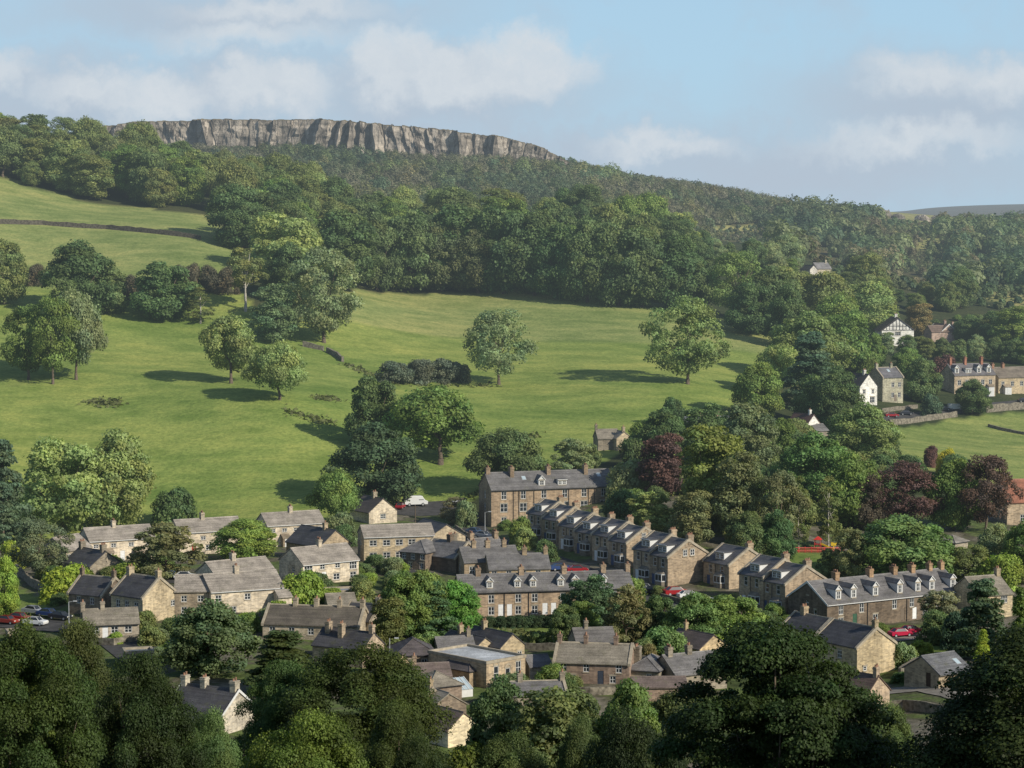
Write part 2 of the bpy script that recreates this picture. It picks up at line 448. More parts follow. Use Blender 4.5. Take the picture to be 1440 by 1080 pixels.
class House:
    """local frame: corner nearest the camera at the origin, x along the right-hand wall, y along the left-hand wall"""
    def __init__(s, name, label, C_, b, R, L, ridge='R', pitch=32, wall=(.33,.25,.16), roof=(.10,.096,.092), cat='house', group=None,
                 parent=None, hip=False, flat=False, Rw=(), Lw=(), Rd=(), Ld=(), ch=(), dorm=(), trim=None, over=.3, chim_h=1.3, chim_col=None, verge=None):
        cx, ey, by = C_
        g = hit(cx, by); s.s = scale_at(g); s.wh = (by-ey)/s.s
        s.R, s.L, s.ridge = R, L, ridge; s.b = rad(b); s.wall, s.roofc = wall, roof
        if parent is None:
            s.o = tag(empty(name, g, s.b), label, cat, group); s.off = Vector((0,0,0)); s.dr = 0
        else:
            s.o = parent.o; d = g - parent.g; c, n = math.cos(-parent.b), math.sin(-parent.b)
            s.off = Vector((d.x*c - d.y*n, d.x*n + d.y*c, d.z)); s.dr = s.b - parent.b
        s.g = g; wh = s.wh
        c, n = math.cos(s.b), math.sin(s.b); FOOT.append([(g.x+x*c-y*n, g.y+x*n+y*c) for x, y in ((-1.5,-1.5),(R+1,-1.5),(R+1,L+1),(-1.5,L+1))])
        span = L if ridge == 'R' else R
        s.tan = math.tan(rad(pitch)); s.rise = span/2*s.tan; s.pitch = pitch
        s.holesR = [(u*R if abs(u) < 1 else u, z, w, h) for (u, z, w, h, *_) in Rw] + [(u*R, 1.05, .95, 2.1) for (u, *_) in Rd]
        s.holesL = [(u*L, z, w, h) for (u, z, w, h, *_) in Lw] + [(u*L, 1.05, .95, 2.1) for (u, *_) in Ld]
        s.walls(flat, hip)
        if flat: s.flatroof()
        elif hip: s.hiproof(over)
        else: s.gable(over, verge)
        for (u, z, w, h, *q) in Rw: s.window('R', u*R, z, w, h, q[0] if q else 1)
        for (u, z, w, h, *q) in Lw: s.window('L', u*L, z, w, h, q[0] if q else 1)
        for (u, c) in Rd: s.put(m_door(.95, 2.1), 'door', s.wp('R', u*R, .02), s.wr('R'), c)
        for (u, c) in Ld: s.put(m_door(.95, 2.1), 'door', s.wp('L', u*L, .02), s.wr('L'), c)
        for c in ch: s.chimney(*c, hh=chim_h, col=chim_col)
        for d in dorm: s.dormer(*d)
        if trim:
            m = MB()
            if ridge == 'R': m.box(-.05, R+.05, -over-.1, -over+.0, wh-over*s.tan-.06, wh-over*s.tan+.06)
            else: m.box(-over-.1, -over, -.05, L+.05, wh-over*s.tan-.06, wh-over*s.tan+.06)
            s.put(m.mesh('gutter', trim), 'gutter', (0,0,0), 0)
    def put(s, me, name, loc, rz, col=None, parent=None):
        if parent is not None: return link(name, me, parent, loc, rz, col)
        c, n = math.cos(s.dr), math.sin(s.dr); x, y, z = loc
        return link(name, me, s.o, (s.off.x + x*c - y*n, s.off.y + x*n + y*c, s.off.z + z), rz + s.dr, col)
    def wp(s, side, u, z, out=0.0):
        return (u, -out, z) if side == 'R' else (-out, u, z)
    def wr(s, side): return 0.0 if side == 'R' else -PI/2
    def walls(s, flat, hip):
        R, L, wh, dp = s.R, s.L, s.wh, 2.5; m = MB()
        def face(holes, W, P):
            us = sorted({0, W} | {min(max(h[0]+k*h[2]/2, 0), W) for h in holes for k in (-1, 1)})
            zs = sorted({-dp, wh} | {min(max(h[1]+k*h[3]/2, -dp), wh) for h in holes for k in (-1, 1)})
            for a, b in zip(us[:-1], us[1:]):
                for c, d in zip(zs[:-1], zs[1:]):
                    um, zm = (a+b)/2, (c+d)/2
                    if any(abs(um-h[0]) < h[2]/2 and abs(zm-h[1]) < h[3]/2 for h in holes): continue
                    m.poly([P(a, 0, c), P(b, 0, c), P(b, 0, d), P(a, 0, d)])
            for u, z, w, h in holes:
                z1 = min(z+h/2, wh)
                x0, x1, z0, e = u-w/2, u+w/2, z-h/2, .13
                m.poly([P(x0,0,z0), P(x0,e,z0), P(x0,e,z1), P(x0,0,z1)]); m.poly([P(x1,0,z0), P(x1,e,z0), P(x1,e,z1), P(x1,0,z1)])
                m.poly([P(x0,0,z0), P(x1,0,z0), P(x1,e,z0), P(x0,e,z0)]); m.poly([P(x0,0,z1), P(x1,0,z1), P(x1,e,z1), P(x0,e,z1)])
                m.poly([P(x0,e,z0), P(x1,e,z0), P(x1,e,z1), P(x0,e,z1)])
        face(s.holesR, R, lambda u, d, z: (u, d, z))
        face(s.holesL, L, lambda u, d, z: (d, u, z))
        m.poly([(R,0,-dp), (R,L,-dp), (R,L,wh), (R,0,wh)]); m.poly([(R,L,-dp), (0,L,-dp), (0,L,wh), (R,L,wh)])
        if not flat and not hip:
            if s.ridge == 'R':
                for x in (0, R): m.poly([(x,0,wh), (x,L,wh), (x,L/2,wh+s.rise)])
            else:
                for y in (0, L): m.poly([(0,y,wh), (R,y,wh), (R/2,y,wh+s.rise)])
        s.put(m.mesh('wall', 'stone'), 'wall', (0,0,0), 0, s.wall)
    def gable(s, eo, verge):
        W = s.L if s.ridge == 'R' else s.R; Ln = s.R if s.ridge == 'R' else s.L
        t, go, k, wh = .16, .14, s.tan, s.wh; up = .03
        prof = [(-eo, wh-eo*k+up), (W/2, wh+s.rise+up), (W+eo, wh-eo*k+up), (W+eo, wh-eo*k+up+t), (W/2, wh+s.rise+up+t*1.15), (-eo, wh-eo*k+up+t)]
        m = MB()
        def pr(prof, a, b, mi):
            if s.ridge == 'R': m.prism(prof, a, b, mi)
            else: m.prism(prof, a, b, mi, 'y')
        pr(prof, -go, Ln+go, 0)
        zr = wh+s.rise+up+t*1.15
        pr([(W/2-.18, zr-.16), (W/2+.18, zr-.16), (W/2+.06, zr+.07), (W/2-.06, zr+.07)], -go+.01, Ln+go-.01, 1)
        if verge:
            v = [(-eo-.03, wh-eo*k+up-.14), (W/2, wh+s.rise+up-.16), (W+eo+.03, wh-eo*k+up-.14), (W+eo+.03, wh-eo*k+up+t+.03), (W/2, wh+s.rise+up+t*1.15+.1), (-eo-.03, wh-eo*k+up+t+.03)]
            for a, b in ((-go-.07, -go-.01), (Ln+go+.01, Ln+go+.07)) if verge != 'coping' else ((-go-.05, .24), (Ln-.24, Ln+go+.05)):
                pr(v if verge != 'coping' else [(p, q+(.1 if i > 2 else .0)) for i, (p, q) in enumerate(v)], a, b, 2)
        s.put(m.mesh('roof', ['slate', 'coping' if verge == 'coping' else 'slate', 'white_paint' if verge == 'white' else 'coping']), 'roof', (0,0,0), 0, s.roofc)
        s.roofo = s.o.children[-1] if False else None
    def hiproof(s, eo):
        R, L, wh = s.R, s.L, s.wh; m = MB(); h = min(R, L)/2; z0 = wh-eo*s.tan+.05; zt = wh+h*s.tan+.05
        a = [(-eo,-eo,z0), (R+eo,-eo,z0), (R+eo,L+eo,z0), (-eo,L+eo,z0)]
        if R >= L: r = [(h, L/2, zt), (R-h, L/2, zt)]; fs = [[a[0],a[1],r[1],r[0]], [a[1],a[2],r[1]], [a[2],a[3],r[0],r[1]], [a[3],a[0],r[0]]]
        else: r = [(R/2, h, zt), (R/2, L-h, zt)]; fs = [[a[0],a[1],r[0]], [a[1],a[2],r[1],r[0]], [a[2],a[3],r[1]], [a[3],a[0],r[0],r[1]]]
        for f in fs: m.poly(f)
        m.box(-eo+.01, R+eo-.01, -eo+.01, L+eo-.01, z0-.15, z0-.004, 1)
        for c in ((0, 0), (1, 0 if R >= L else 0), (2, 1 if True else 0), (3, 0 if R >= L else 1)):
            q = r[c[1]] if not (c[0] == 1 and R >= L) else r[1]
            m.tube(a[c[0]], q, .09, .09, 5, 2)
        m.tube(r[0], r[1], .1, .1, 5, 2) if (Vector(r[0])-Vector(r[1])).length > .1 else None
        s.rise = h*s.tan
        s.put(m.mesh('roof', ['slate', 'dark_metal', 'slate']), 'roof', (0,0,0), 0, s.roofc)
    def flatroof(s):
        R, L, wh = s.R, s.L, s.wh; m = MB()
        m.box(.25, R-.25, .25, L-.25, wh-.35, wh-.2, 0)
        for q in ((-.12, R+.12, -.12, .25), (-.12, R+.12, L-.25, L+.12), (-.12, .25, .251, L-.251), (R-.25, R+.12, .251, L-.251)):
            m.box(*q, wh-.3, wh+.15, 1)
        s.put(m.mesh('roof', ['slate', 'coping']), 'roof', (0,0,0), 0, s.roofc)
    def window(s, side, u, z, w, h, mull=1):
        f = s.put(m_frame(w, h, mull), 'window', s.wp(side, u, z), s.wr(side))
        link('pane', m_pane(w, h), f)
        return f
    def attic(s, side, u, z, w=1.0, h=1.1, mull=1):
        f = s.put(m_frame(w, h, mull), 'window', s.wp(side, u, z, .13), s.wr(side)); link('pane', m_pane(w, h), f)
    def chimney(s, t, w=.75, d=1.15, pots=3, side=0.0, hh=1.3, col=None):
        """t along the ridge; side moves it down the slope towards the front"""
        if s.ridge == 'R': loc = (t*s.R, s.L/2 - side, s.wh + s.rise - side*s.tan); rz = 0
        else: loc = (s.R/2 - side, t*s.L, s.wh + s.rise - side*s.tan); rz = PI/2
        o = s.put(m_chimney(w, d, hh + side*s.tan), 'chimney', loc, rz, col or tuple(c*.85 for c in s.wall))
        for i in range(pots):
            link('chimney_pot', m_pot(.34 if i % 2 else .45), o, (0, (i-(pots-1)/2)*d/pots*.95, hh + side*s.tan + .06))
    def dormer(s, t, w=1.2, h=1.35, kind='gable', back=.6, col=None):
        key = ('dm', w, h, kind, round(s.tan, 3))
        def mk():
            m = MB(); k = s.tan; gh = w*.55 if kind == 'gable' else .12; dep = (h+gh)/k + .2
            m.poly([(-w/2,0,-.15), (w/2,0,-.15), (w/2,0,h), (-w/2,0,h)], 0)
            for x in (-w/2, w/2): m.poly([(x,0,-.15), (x,0,h), (x,h/k,h)], 0)
            if kind == 'gable':
                m.poly([(-w/2,0,h), (w/2,0,h), (0,0,h+gh)], 0)
                for sg in (-1, 1):
                    m.poly([(sg*(w/2+.12),-.15,h-.12), (0,-.15,h+gh+.03), (0,(h+gh)/k+.1,h+gh+.03), (sg*(w/2+.12),h/k,h-.12)], 1)
                    m.poly([(sg*(w/2+.14),-.155,h-.22), (sg*(w/2+.14),-.155,h-.02), (0,-.155,h+gh+.1), (0,-.155,h+gh-.1)], 0)
            else:
                m.box(-w/2-.15, w/2+.15, -.2, h/k+.1, h+.003, h+.14, 1)
                m.box(-w/2-.15, w/2+.15, -.26, -.2, h+.0, h+.15, 0)
            return m.mesh('dormer', ['white_paint', 'slate'])
        me = cached(key, mk)
        z = s.wh + back*s.tan + .12
        side = 'R' if s.ridge == 'R' else 'L'
        u = t*(s.R if side == 'R' else s.L)
        loc = (u, back, z) if side == 'R' else (back, u, z)
        o = s.put(me, 'dormer', loc, s.wr(side), s.roofc)
        n = 1 if w < 2 else 2
        for i in range(n):
            ww = w*.66 if n == 1 else w*.36
            f = link('window', m_frame(ww, h*.72, 1 if w > 1 else 0), o, ((i-(n-1)/2)*w*.48, -.1, h*.47)); link('pane', m_pane(ww, h*.72), f) if False else None
            m = cached(('dp', ww, h), lambda: (lambda q: (q.box(-ww/2+.05, ww/2-.05, .085, .1, -h*.36+.05, h*.36-.05), q.mesh('pane', 'glass'))[1])(MB()))
            link('pane', m, o, ((i-(n-1)/2)*w*.48, -.1, h*.47))
    def extra(s, name, mats, col=None):
        class X: pass
        m = MB(); h = s
        def fin(): return h.put(m.mesh(name, mats), name, (0,0,0), 0, col)
        return m, fin
    def pipes(s, side, us, z0=0):
        for u in us:
            m = MB(); zt = s.wh-.25
            if side == 'R': m.tube((u,-.1,z0-.5), (u,-.1,zt), .06, .06, 6)
            else: m.tube((-.1,u,z0-.5), (-.1,u,zt), .06, .06, 6)
            s.put(m.mesh('drainpipe', 'dark_metal'), 'drainpipe', (0,0,0), 0)
    def porch(s, u, w=1.6, d=1.4, h=2.5, white=False):
        """lean-to porch on the right-hand wall"""
        m = MB(); m.box(u-w/2, u+w/2, -d, -.01, -1, h-.5, 0); m.poly([(u-w/2,-d,h-.5), (u+w/2,-d,h-.5), (u+w/2,-.01,h+.1), (u-w/2,-.01,h+.1)], 0)
        m.prism([(-d-.2, h-.6), (-.015, h+.15), (-.015, h+.28), (-d-.2, h-.46)], u-w/2-.15, u+w/2+.15, 1)
        m.box(u-.42, u+.42, -d-.03, -d-.003, -.1, 1.9, 2)
        s.put(m.mesh('porch', ['white_paint' if white else 'stone', 'slate', 'white_paint']), 'porch', (0,0,0), 0, (.25,.2,.14))
    def bay(s, u, side='L', w=2.2, d=.8, h=2.5, z=0.2):
        """white framed bay window with lean-to slate top"""
        m = MB(); a, b = u-w/2, u+w/2; P = (lambda p, q, r: (p, -q, r)) if side == 'R' else (lambda p, q, r: (-q, p, r))
        pl = [(a,.01), (a+.35,d), (b-.35,d), (b,.01)]
        for (p, q), (p2, q2) in zip(pl[:-1], pl[1:]):
            for z0, z1, mi in ((-1.5+z, z+.75, 0), (z+.75, z+.95, 1), (z+.95, h-.25, 2), (h-.25, h, 1)):
                m.poly([P(p,q,z0), P(p2,q2,z0), P(p2,q2,z1), P(p,q,z1)], mi)
        for (p, q) in pl[0:4] + [((a+b)/2, d)]:
            x, y, zz = P(p, max(q, .06), 0); m.box(x-.05, x+.05, y-.05, y+.05, z+.9, h-.2, 1)
        for p, q, p2, q2 in [(pl[i][0], pl[i][1], pl[i+1][0], pl[i+1][1]) for i in range(3)]:
            m.poly([P(p,q+.1,h), P(p2,q2+.1,h), P((a+b)/2 if i_ == 9 else p2, .01, h+.5), P(p,.01,h+.5)], 3) if False else None
        m.poly([P(a-.1,.01,h), P(a+.3,d+.12,h), P(b-.3,d+.12,h), P(b+.1,.01,h)], 3)
        m.poly([P(a+.3,d+.12,h), P(b-.3,d+.12,h), P(b-.3,.01,h+.55), P(a+.3,.01,h+.55)], 3)
        m.poly([P(a-.1,.01,h), P(a+.3,d+.12,h), P(a+.3,.01,h+.55)], 3); m.poly([P(b+.1,.01,h), P(b-.3,d+.12,h), P(b-.3,.01,h+.55)], 3)
        s.put(m.mesh('bay_window', ['stone', 'white_paint', 'glass', 'slate']), 'bay_window', (0,0,0), 0, (.2,.17,.13))
    def skylight(s, t, up=.5, w=.8):
        k = s.tan; ln = 1.0; m = MB()
        W = s.L if s.ridge == 'R' else s.R; u = t*(s.R if s.ridge == 'R' else s.L); y = W/2*up
        def P(a, b, l): z = s.wh + (y+b)*k + .22 + l; return (a, y+b, z) if s.ridge == 'R' else (y+b, a, z)
        m.poly([P(u-w/2,0,.04), P(u+w/2,0,.04), P(u+w/2,ln,.04), P(u-w/2,ln,.04)], 0)
        m.poly([P(u-w/2-.1,-.1,.02), P(u+w/2+.1,-.1,.02), P(u+w/2+.1,ln+.1,.02), P(u-w/2-.1,ln+.1,.02)], 1)
        s.put(m.mesh('skylight', ['pale_glass', 'grey_metal']), 'skylight', (0,0,0), 0)

def px(cx, by, dx, ang):           # length in metres of a wall that spans dx pixels of the photograph
    return dx / (scale_at(hit(cx, by)) * math.cos(rad(ang)))
def row(n, z, w=1.0, h=1.2, a=.12, b=.88, mull=1):
    return [(a + (b-a)*i/max(n-1, 1), z, w, h, mull) for i in range(n)]

TAN = (.265, .232, .192)                       # brown grey concrete tiles
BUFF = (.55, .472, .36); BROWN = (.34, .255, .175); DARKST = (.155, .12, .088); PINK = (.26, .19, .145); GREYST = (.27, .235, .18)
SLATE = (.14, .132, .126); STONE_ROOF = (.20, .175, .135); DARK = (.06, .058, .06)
WHITE = (.72, .70, .64); CREAM = (.66, .56, .38)
RED = (.35, .03, .025); GREEN = (.04, .10, .06); BLUE = (.05, .08, .16); WD = (.7, .7, .68)
COUNCIL = 'low buff council houses with brown grey roofs at the foot of the field'

# left: council houses at the foot of the field
h = House('semi_detached_house', 'buff semi-detached house under the tall twin tree, leftmost of the brown roofed row', (126,761,792), 27, px(126,792,86,27), 7.5, 'R', 29, BUFF, TAN,
          group=COUNCIL, Rw=row(4, 3.3, 1.1, .8, .1, .9), Rd=[(.5, WD)], ch=[(.45,)], trim='white_paint'); h.porch(.28*h.R); h.porch(.74*h.R)
h = House('semi_detached_house', 'buff semi-detached house with a red door behind the pointed green shrubs', (253,749,781), 26, px(253,781,85,26), 7.5, 'R', 29, BUFF, TAN,
          group=COUNCIL, Rw=row(4, 3.3, 1.1, .8, .1, .9)+[(.45, 1.3, 1.3, 1.1)], Rd=[(.22, RED)], ch=[(.44,)], trim='white_paint')
h = House('semi_detached_house', 'buff semi-detached house with two lean-to porches beside the tree shadow on the field', (376,739,770), 25, px(376,770,78,25), 7.5, 'R', 29, BUFF, TAN,
          group=COUNCIL, Rw=row(5, 3.5, 1.1, .8, .1, .9), Rd=[(.5, WD)], ch=[(.5,)], trim='white_paint'); h.porch(.3*h.R); h.porch(.75*h.R)
h = House('cottage', 'small stone cottage half hidden by the grey green tree at far left', (93,775,800), 58, 7.5, 7, 'R', 33, GREYST, TAN, ch=[(.2,)], Rw=row(2, 2.2))
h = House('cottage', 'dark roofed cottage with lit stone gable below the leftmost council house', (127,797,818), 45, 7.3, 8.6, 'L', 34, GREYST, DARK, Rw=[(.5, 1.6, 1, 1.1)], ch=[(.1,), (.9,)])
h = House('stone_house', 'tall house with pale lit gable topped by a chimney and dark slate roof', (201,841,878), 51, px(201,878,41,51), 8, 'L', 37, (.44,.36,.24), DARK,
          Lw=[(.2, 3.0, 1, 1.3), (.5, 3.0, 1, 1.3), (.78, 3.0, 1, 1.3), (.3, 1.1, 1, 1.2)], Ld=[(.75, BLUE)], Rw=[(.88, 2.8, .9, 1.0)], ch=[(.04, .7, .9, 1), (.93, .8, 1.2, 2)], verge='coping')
h = House('stone_house', 'brown fronted slate roofed house left of the pale gable', (144,838,866), 60, 7, 7.6, 'L', 37, (.22,.175,.13), DARK,
          Lw=row(2, 2.4, .9, 1.2, .3, .7), ch=[(.97, .6, .7, 1), (.03, .6, .7, 1)], verge='coping')
h = House('cottage', 'low cottage with mossy stone roof and white windows by the car-lined street', (119,879,900), 14, px(119,900,74,14), 7, 'R', 29, (.36,.31,.24), STONE_ROOF,
          Rw=[(.2, 1.5, 1.2, 1.1), (.55, 1.5, 1.2, 1.1), (.8, 1.5, 1.2, 1.1)], Rd=[(.38, WD)], ch=[(.0, .7, .9, 1), (.36, .7, .9, 1)], trim='dark_metal')
h = House('semi_detached_house', 'buff council house directly below the round bright green tree', (304,811,840), 36, px(304,840,78,36), 7.6, 'R', 29, BUFF, TAN,
          group=COUNCIL, Rw=row(4, 3.2, 1.1, .9, .1, .9), Lw=[(.4, 2.5, 1, 1)], ch=[(.45,)], trim='white_paint')
h = House('semi_detached_house', 'large buff house with long brown roof above the dark sycamore at left', (297,832,868), 24, px(297,868,98,24), 9, 'R', 27, BUFF, TAN,
          Rw=row(3, 3.2, 1.1, 1.1, .1, .9)+row(2, 1.1, 1.2, 1.1, .3, .8), ch=[(.45, .8, 1.2, 2)], trim='white_paint')
w = House('', '', (246,832,868), 5, px(246,868,52,5)-.1, 8.5, 'R', 27, (.27,.22,.16), TAN, parent=h, Rw=row(2, 3.2, 1, 1.1, .25, .7)+row(2, 1.2, 1, 1.2, .25, .7))
w = House('', '', (392,840,866), 24, 2.4, 3.5, 'R', 25, BUFF, TAN, parent=h, Rw=[(.5, 1.3, .9, 1)])
h = House('semi_detached_house', 'buff council house with large corner windows in front of the dark roofed gable', (426,794,823), 36, px(426,823,75,36), 8.6, 'R', 30, BUFF, TAN,
          group=COUNCIL, Rw=[(.1, 2.9, 1.8, 1.4, 2), (.35, 3.1, 1.1, 1), (.62, 3.1, 1.1, 1), (.9, 2.9, 1.6, 1.6, 2), (.12, 1.0, 1.6, 1.2), (.6, 1.0, 1.4, 1.2), (.9, 1.0, 1.4, 1.2)], Rd=[(.38, WD)], Lw=[(.4, 2.6, 1, 1)], ch=[(.5,)], trim='white_paint')
h = House('stone_house', 'house with unlit dark roof and buff gable rising behind the corner windowed council house', (450,769,790), 43, 8, 11, 'L', 36, (.38,.30,.2), DARK, ch=[(.3, .7, .9, 1)])
h = House('bungalow', 'bungalow with bright gable window standing alone at the field edge under the big trees', (519,721,737), 36, px(519,737,38,36), 8, 'L', 37, BUFF, (.085,.07,.062),
          Rw=[(.5, 1.5, 1.5, 1.1, 2)], ch=[(.45, .8, 1, 2)], chim_col=(.35,.3,.22))
h = House('council_block', 'long two storey buff block with two rows of white windows left of the village centre', (512,755,790), 14, px(512,790,98,14), 7, 'R', 27, (.40,.325,.215), TAN,
          group=COUNCIL, Rw=[(u, z, 1.5, 1.15, 1) for u in (.13,.32,.5,.68) for z in (3.7, 1.2)], Lw=[(.5, 3.4, 1, 1)], trim='white_paint')
h = House('bungalow', 'broad pale gable with dark left roof at the right end of the long buff block', (602,757,777), 28, px(602,777,52,28), 11, 'L', 30, (.40,.33,.23), DARK, trim='grey_metal')

# centre: jumbled stone houses behind the lower terrace
h = House('stone_house', 'dark hipped house with three pale upstairs windows beside the buff block', (598,777,803), 60, 8, px(598,803,36,30), 'L', 33, DARKST, SLATE, hip=True,
          Lw=[(.12, 2.7, .9, 1.1), (.5, 2.7, .9, 1.1), (.85, 2.7, .9, 1.1), (.15, .9, .9, 1.1), (.6, .9, .9, 1.1)])
h = House('stone_house', 'small lit stone house squeezed behind the dark hipped house', (611,779,799), 14, 5.2, 7, 'R', 31, GREYST, SLATE, Rw=[(.3, 1.6, .9, 1.2)], ch=[(.95, .8, 1, 2)], verge='coping')
h = House('stone_house', 'slate house with unlit left roof slope between the buff gable and the stone yard', (641,785,806), 52, 7.5, 9, 'L', 35, DARKST, SLATE, Rw=[(.3, 1.5, .9, 1.2)], ch=[(.5, .9, 1.1, 3)], verge='coping')
h = House('stone_house', 'hipped slate house above the lower terrace, left one of two', (653,791,812), 14, px(653,812,78,14), 8, 'R', 30, (.33,.255,.17), SLATE,
          Rw=[(.14, 1.3, 1.1, 1.5), (.5, 1.3, .9, 1.1)], Lw=[(.5, 1.5, .9, 1.2)], ch=[(.5, .9, 1.1, 3), (.8, .8, 1, 2), (.25, .8, 1, 2)])
h = House('stone_house', 'long low slate house tucked directly behind the dormered lower terrace', (688,801,818), 8, px(688,818,86,8), 8, 'R', 30, (.36,.28,.18), SLATE,
          Rw=row(4, 1.5, 1, 1.1, .08, .8), ch=[(.62, .9, 1.2, 3), (.97, .8, 1, 2)])
h = House('stone_house', 'slate roofed stone house with broad chimneys beside the street bend', (668,775,795), 30, 7, 6, 'R', 33, BROWN, SLATE, ch=[(.1, .9, 1.2, 3), (.9, .9, 1.2, 3)], Rw=[(.4, 1.6, .9, 1.2)])

h = House('terrace', 'lower stone terrace with a row of small white gabled dormers behind the hedge', (648,833,868), 11, px(648,868,245,11), 8, 'R', 31, BROWN, SLATE, cat='terraced houses',
          Rw=[(u, z, 1.1, 1.5, 1) for u in (.175,.33,.425,.59,.70,.885) for z in (3.1, .95)], Rd=[(.23, WD), (.28, WD), (.485, WD), (.535, WD), (.8, GREEN)], trim='dark_metal',
          ch=[(.12, .9, 1.2, 4), (.37, .9, 1.2, 4), (.62, .9, 1.2, 4), (.85, .9, 1.2, 4), (.995, .8, 1, 2)], dorm=[(u, 1.15, 1.35) for u in (.17,.33,.42,.58,.665,.83)])
h.pipes('R', [h.R*u for u in (.25,.39,.64)])
h = House('terrace', 'tall three storey stone terrace standing above all others at the top of the street', (691,689,741), 17, px(691,741,168,17)*1.05, 10, 'R', 33, (.33,.245,.165), SLATE, cat='terraced houses',
          Rw=[(u, z, w_, h_, 1) for u in (.10,.255,.42,.59,.745,.905) for z, w_, h_ in ((7.0, 1.2, 1.8), (4.2, 1.7, 1.9), (1.4, 1.3, 1.3))], Lw=[(.5, 6.8, 1, 1.5), (.5, 4, 1, 1.5)], trim='dark_metal',
          ch=[(.2, .9, 1.5, 4, 1.0), (.5, .9, 1.5, 4, .6), (.8, .9, 1.5, 4, .9), (.02, .9, 1.2, 3)], dorm=[(.41, 1.5, 1.5), (.575, 2.1, 1.2, 'flat')], Rd=[(.33, WD), (.67, RED)])
h.pipes('R', [h.R*u for u in (.175,.22,.34,.62,.78,.83)]); h.skylight(.9, .55); h.skylight(.29, .5)

# the stepped terrace that climbs the street: gables to the right, shaded fronts to the left
STEP = 'stone gabled houses stepping up the sloping street'
def stepped(label, C_, R, L, n, b=35, gw=(), dorm='flat', pitch=30):
    k = L/n
    for i in range(n):
        c = (C_[0] - i*k*math.sin(rad(b))*scale_at(hit(C_[0], C_[2])), C_[1] - i*k*1.45, C_[2] - i*k*1.15)
        lab = label[i]; wz = (c[2]-c[1])/scale_at(hit(c[0], c[2])) - 1.15
        h = House('terraced_house', lab, c, b, R, k-.02, 'L', pitch, (.37,.29,.20) if (i+n) % 2 else (.32,.25,.175), (.085,.084,.088), group=STEP, verge='coping',
                  Lw=[(.28, wz, .95, 1.6, 0), (.72, wz, .95, 1.6, 0)], Ld=[(.8, WD if i % 2 else BLUE)], ch=[(.06, .9, 1.3, 4, -.6)], over=.25, chim_h=1.0)
        h.bay(.34*h.L, 'L', min(2.6, h.L*.56)); h.dormer(.5, min(2.5, h.L*.46), 1.35, dorm, .9)
        for (u, z) in gw if i == 0 else (): h.attic('R', u*R, z, 1.0, 1.2)
        h.pipes('L', [h.L*.52])
stepped(['nearest and largest lit gable of the stepped terrace, white dormers on its dark front', 'second house from the near end of the stepped terrace, joined behind the largest gable'], (1104,822,866), 9.8, 13.5, 2, dorm='flat')
stepped(['stepped terrace house with white box dormer and plain gable, next up from the largest gable'], (1025,795,829), 9.4, 7.5, 1)
stepped(['stepped terrace house with paired attic windows in its gable above the red car', 'stepped terrace house attached uphill of the gable above the red car'], (939,784,826), 9.8, 11, 2, gw=((.42, 6.2), (.6, 6.2)))
stepped(['stepped terrace house with the tall blank gable and attic windows midway up the street', 'stepped terrace house attached uphill of the midway gable'], (881,764,799), 9.2, 11.5, 2, gw=((.46, 6.0), (.64, 6.0)))
stepped(['stepped terrace house whose gable shows a small window below the tall terrace right end', 'stepped terrace house attached uphill of the small windowed gable'], (832,751,782), 9.2, 11.5, 2, gw=((.5, 5.4),))
stepped(['second highest house of the stepped terrace, in front of the tall terrace', 'highest house of the stepped terrace, against the front of the tall terrace'], (784,733,766), 8.8, 11, 2)

# right: terrace with tall dormers, barns
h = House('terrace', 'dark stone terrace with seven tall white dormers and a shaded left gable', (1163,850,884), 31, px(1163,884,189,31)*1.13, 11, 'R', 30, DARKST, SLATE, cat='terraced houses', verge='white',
          Rw=[(u, 3.0, 1.0, 1.6) for u in (.1,.25,.49,.62,.74,.85)] + [(u, .9, 1.1, 1.5) for u in (.1,.35,.72,.93)], Rd=[(.2, GREEN), (.55, DARKST), (.64, WD), (.8, WD), (.88, WD)],
          Lw=[(.5, 4.4, .7, 1.2, 0), (.3, 2.1, .8, 1.5, 0), (.62, 2.1, .8, 1.5, 0)], trim='white_paint',
          ch=[(.2, .9, 1.2, 4), (.45, .9, 1.2, 4), (.63, .9, 1.2, 4), (.765, .9, 1.2, 4), (.9, .8, 1, 2), (.99, .8, 1, 2)], dorm=[(u, 1.2, 1.9) for u in (.095,.205,.365,.545,.68,.785,.945)], chim_col=(.30,.2,.12))
h.pipes('R', [h.R*u for u in (.29,.58)])
h = House('stone_house', 'pale stone house with brown roof at the right end of the tall dormered terrace', (1376,838,872), 24, 7.2, 8.5, 'R', 32, (.45,.37,.24), STONE_ROOF, Rw=[(.75, 3.4, 1.4, 1.3, 2)], ch=[(.95, .8, 1, 2)])
h = House('barn', 'big barn-like house with a broad sunlit stone gable topped by one chimney', (1205,911,954), 35, px(1205,954,60,35), 9.8, 'L', 33, (.44,.355,.225), DARK, Lw=[(.4, 3.2, 1, 1.2)], ch=[(.03, .7, .8, 1)], verge='coping')
h.attic('R', h.R*.2, 1.4, .7, .7, 0)
h = House('stone_house', 'dark roofed house with pale coping behind the big sunlit barn gable', (1143,897,930), 36, 8, 8.5, 'L', 33, (.38,.3,.2), DARK, ch=[(.75, .9, 1, 3)], verge='coping', Rw=[(.6, 2.2, .9, 1.1)])
h = House('cottage', 'little pinkish cottage gable with a chimney just right of the big dark sycamore', (1219,977,1013), 46, 5.4, 8, 'L', 39, (.36,.28,.2), (.10,.07,.055), Rw=[(.55, 1.7, .6, .7, 0)], ch=[(.05, .6, .8, 2)])
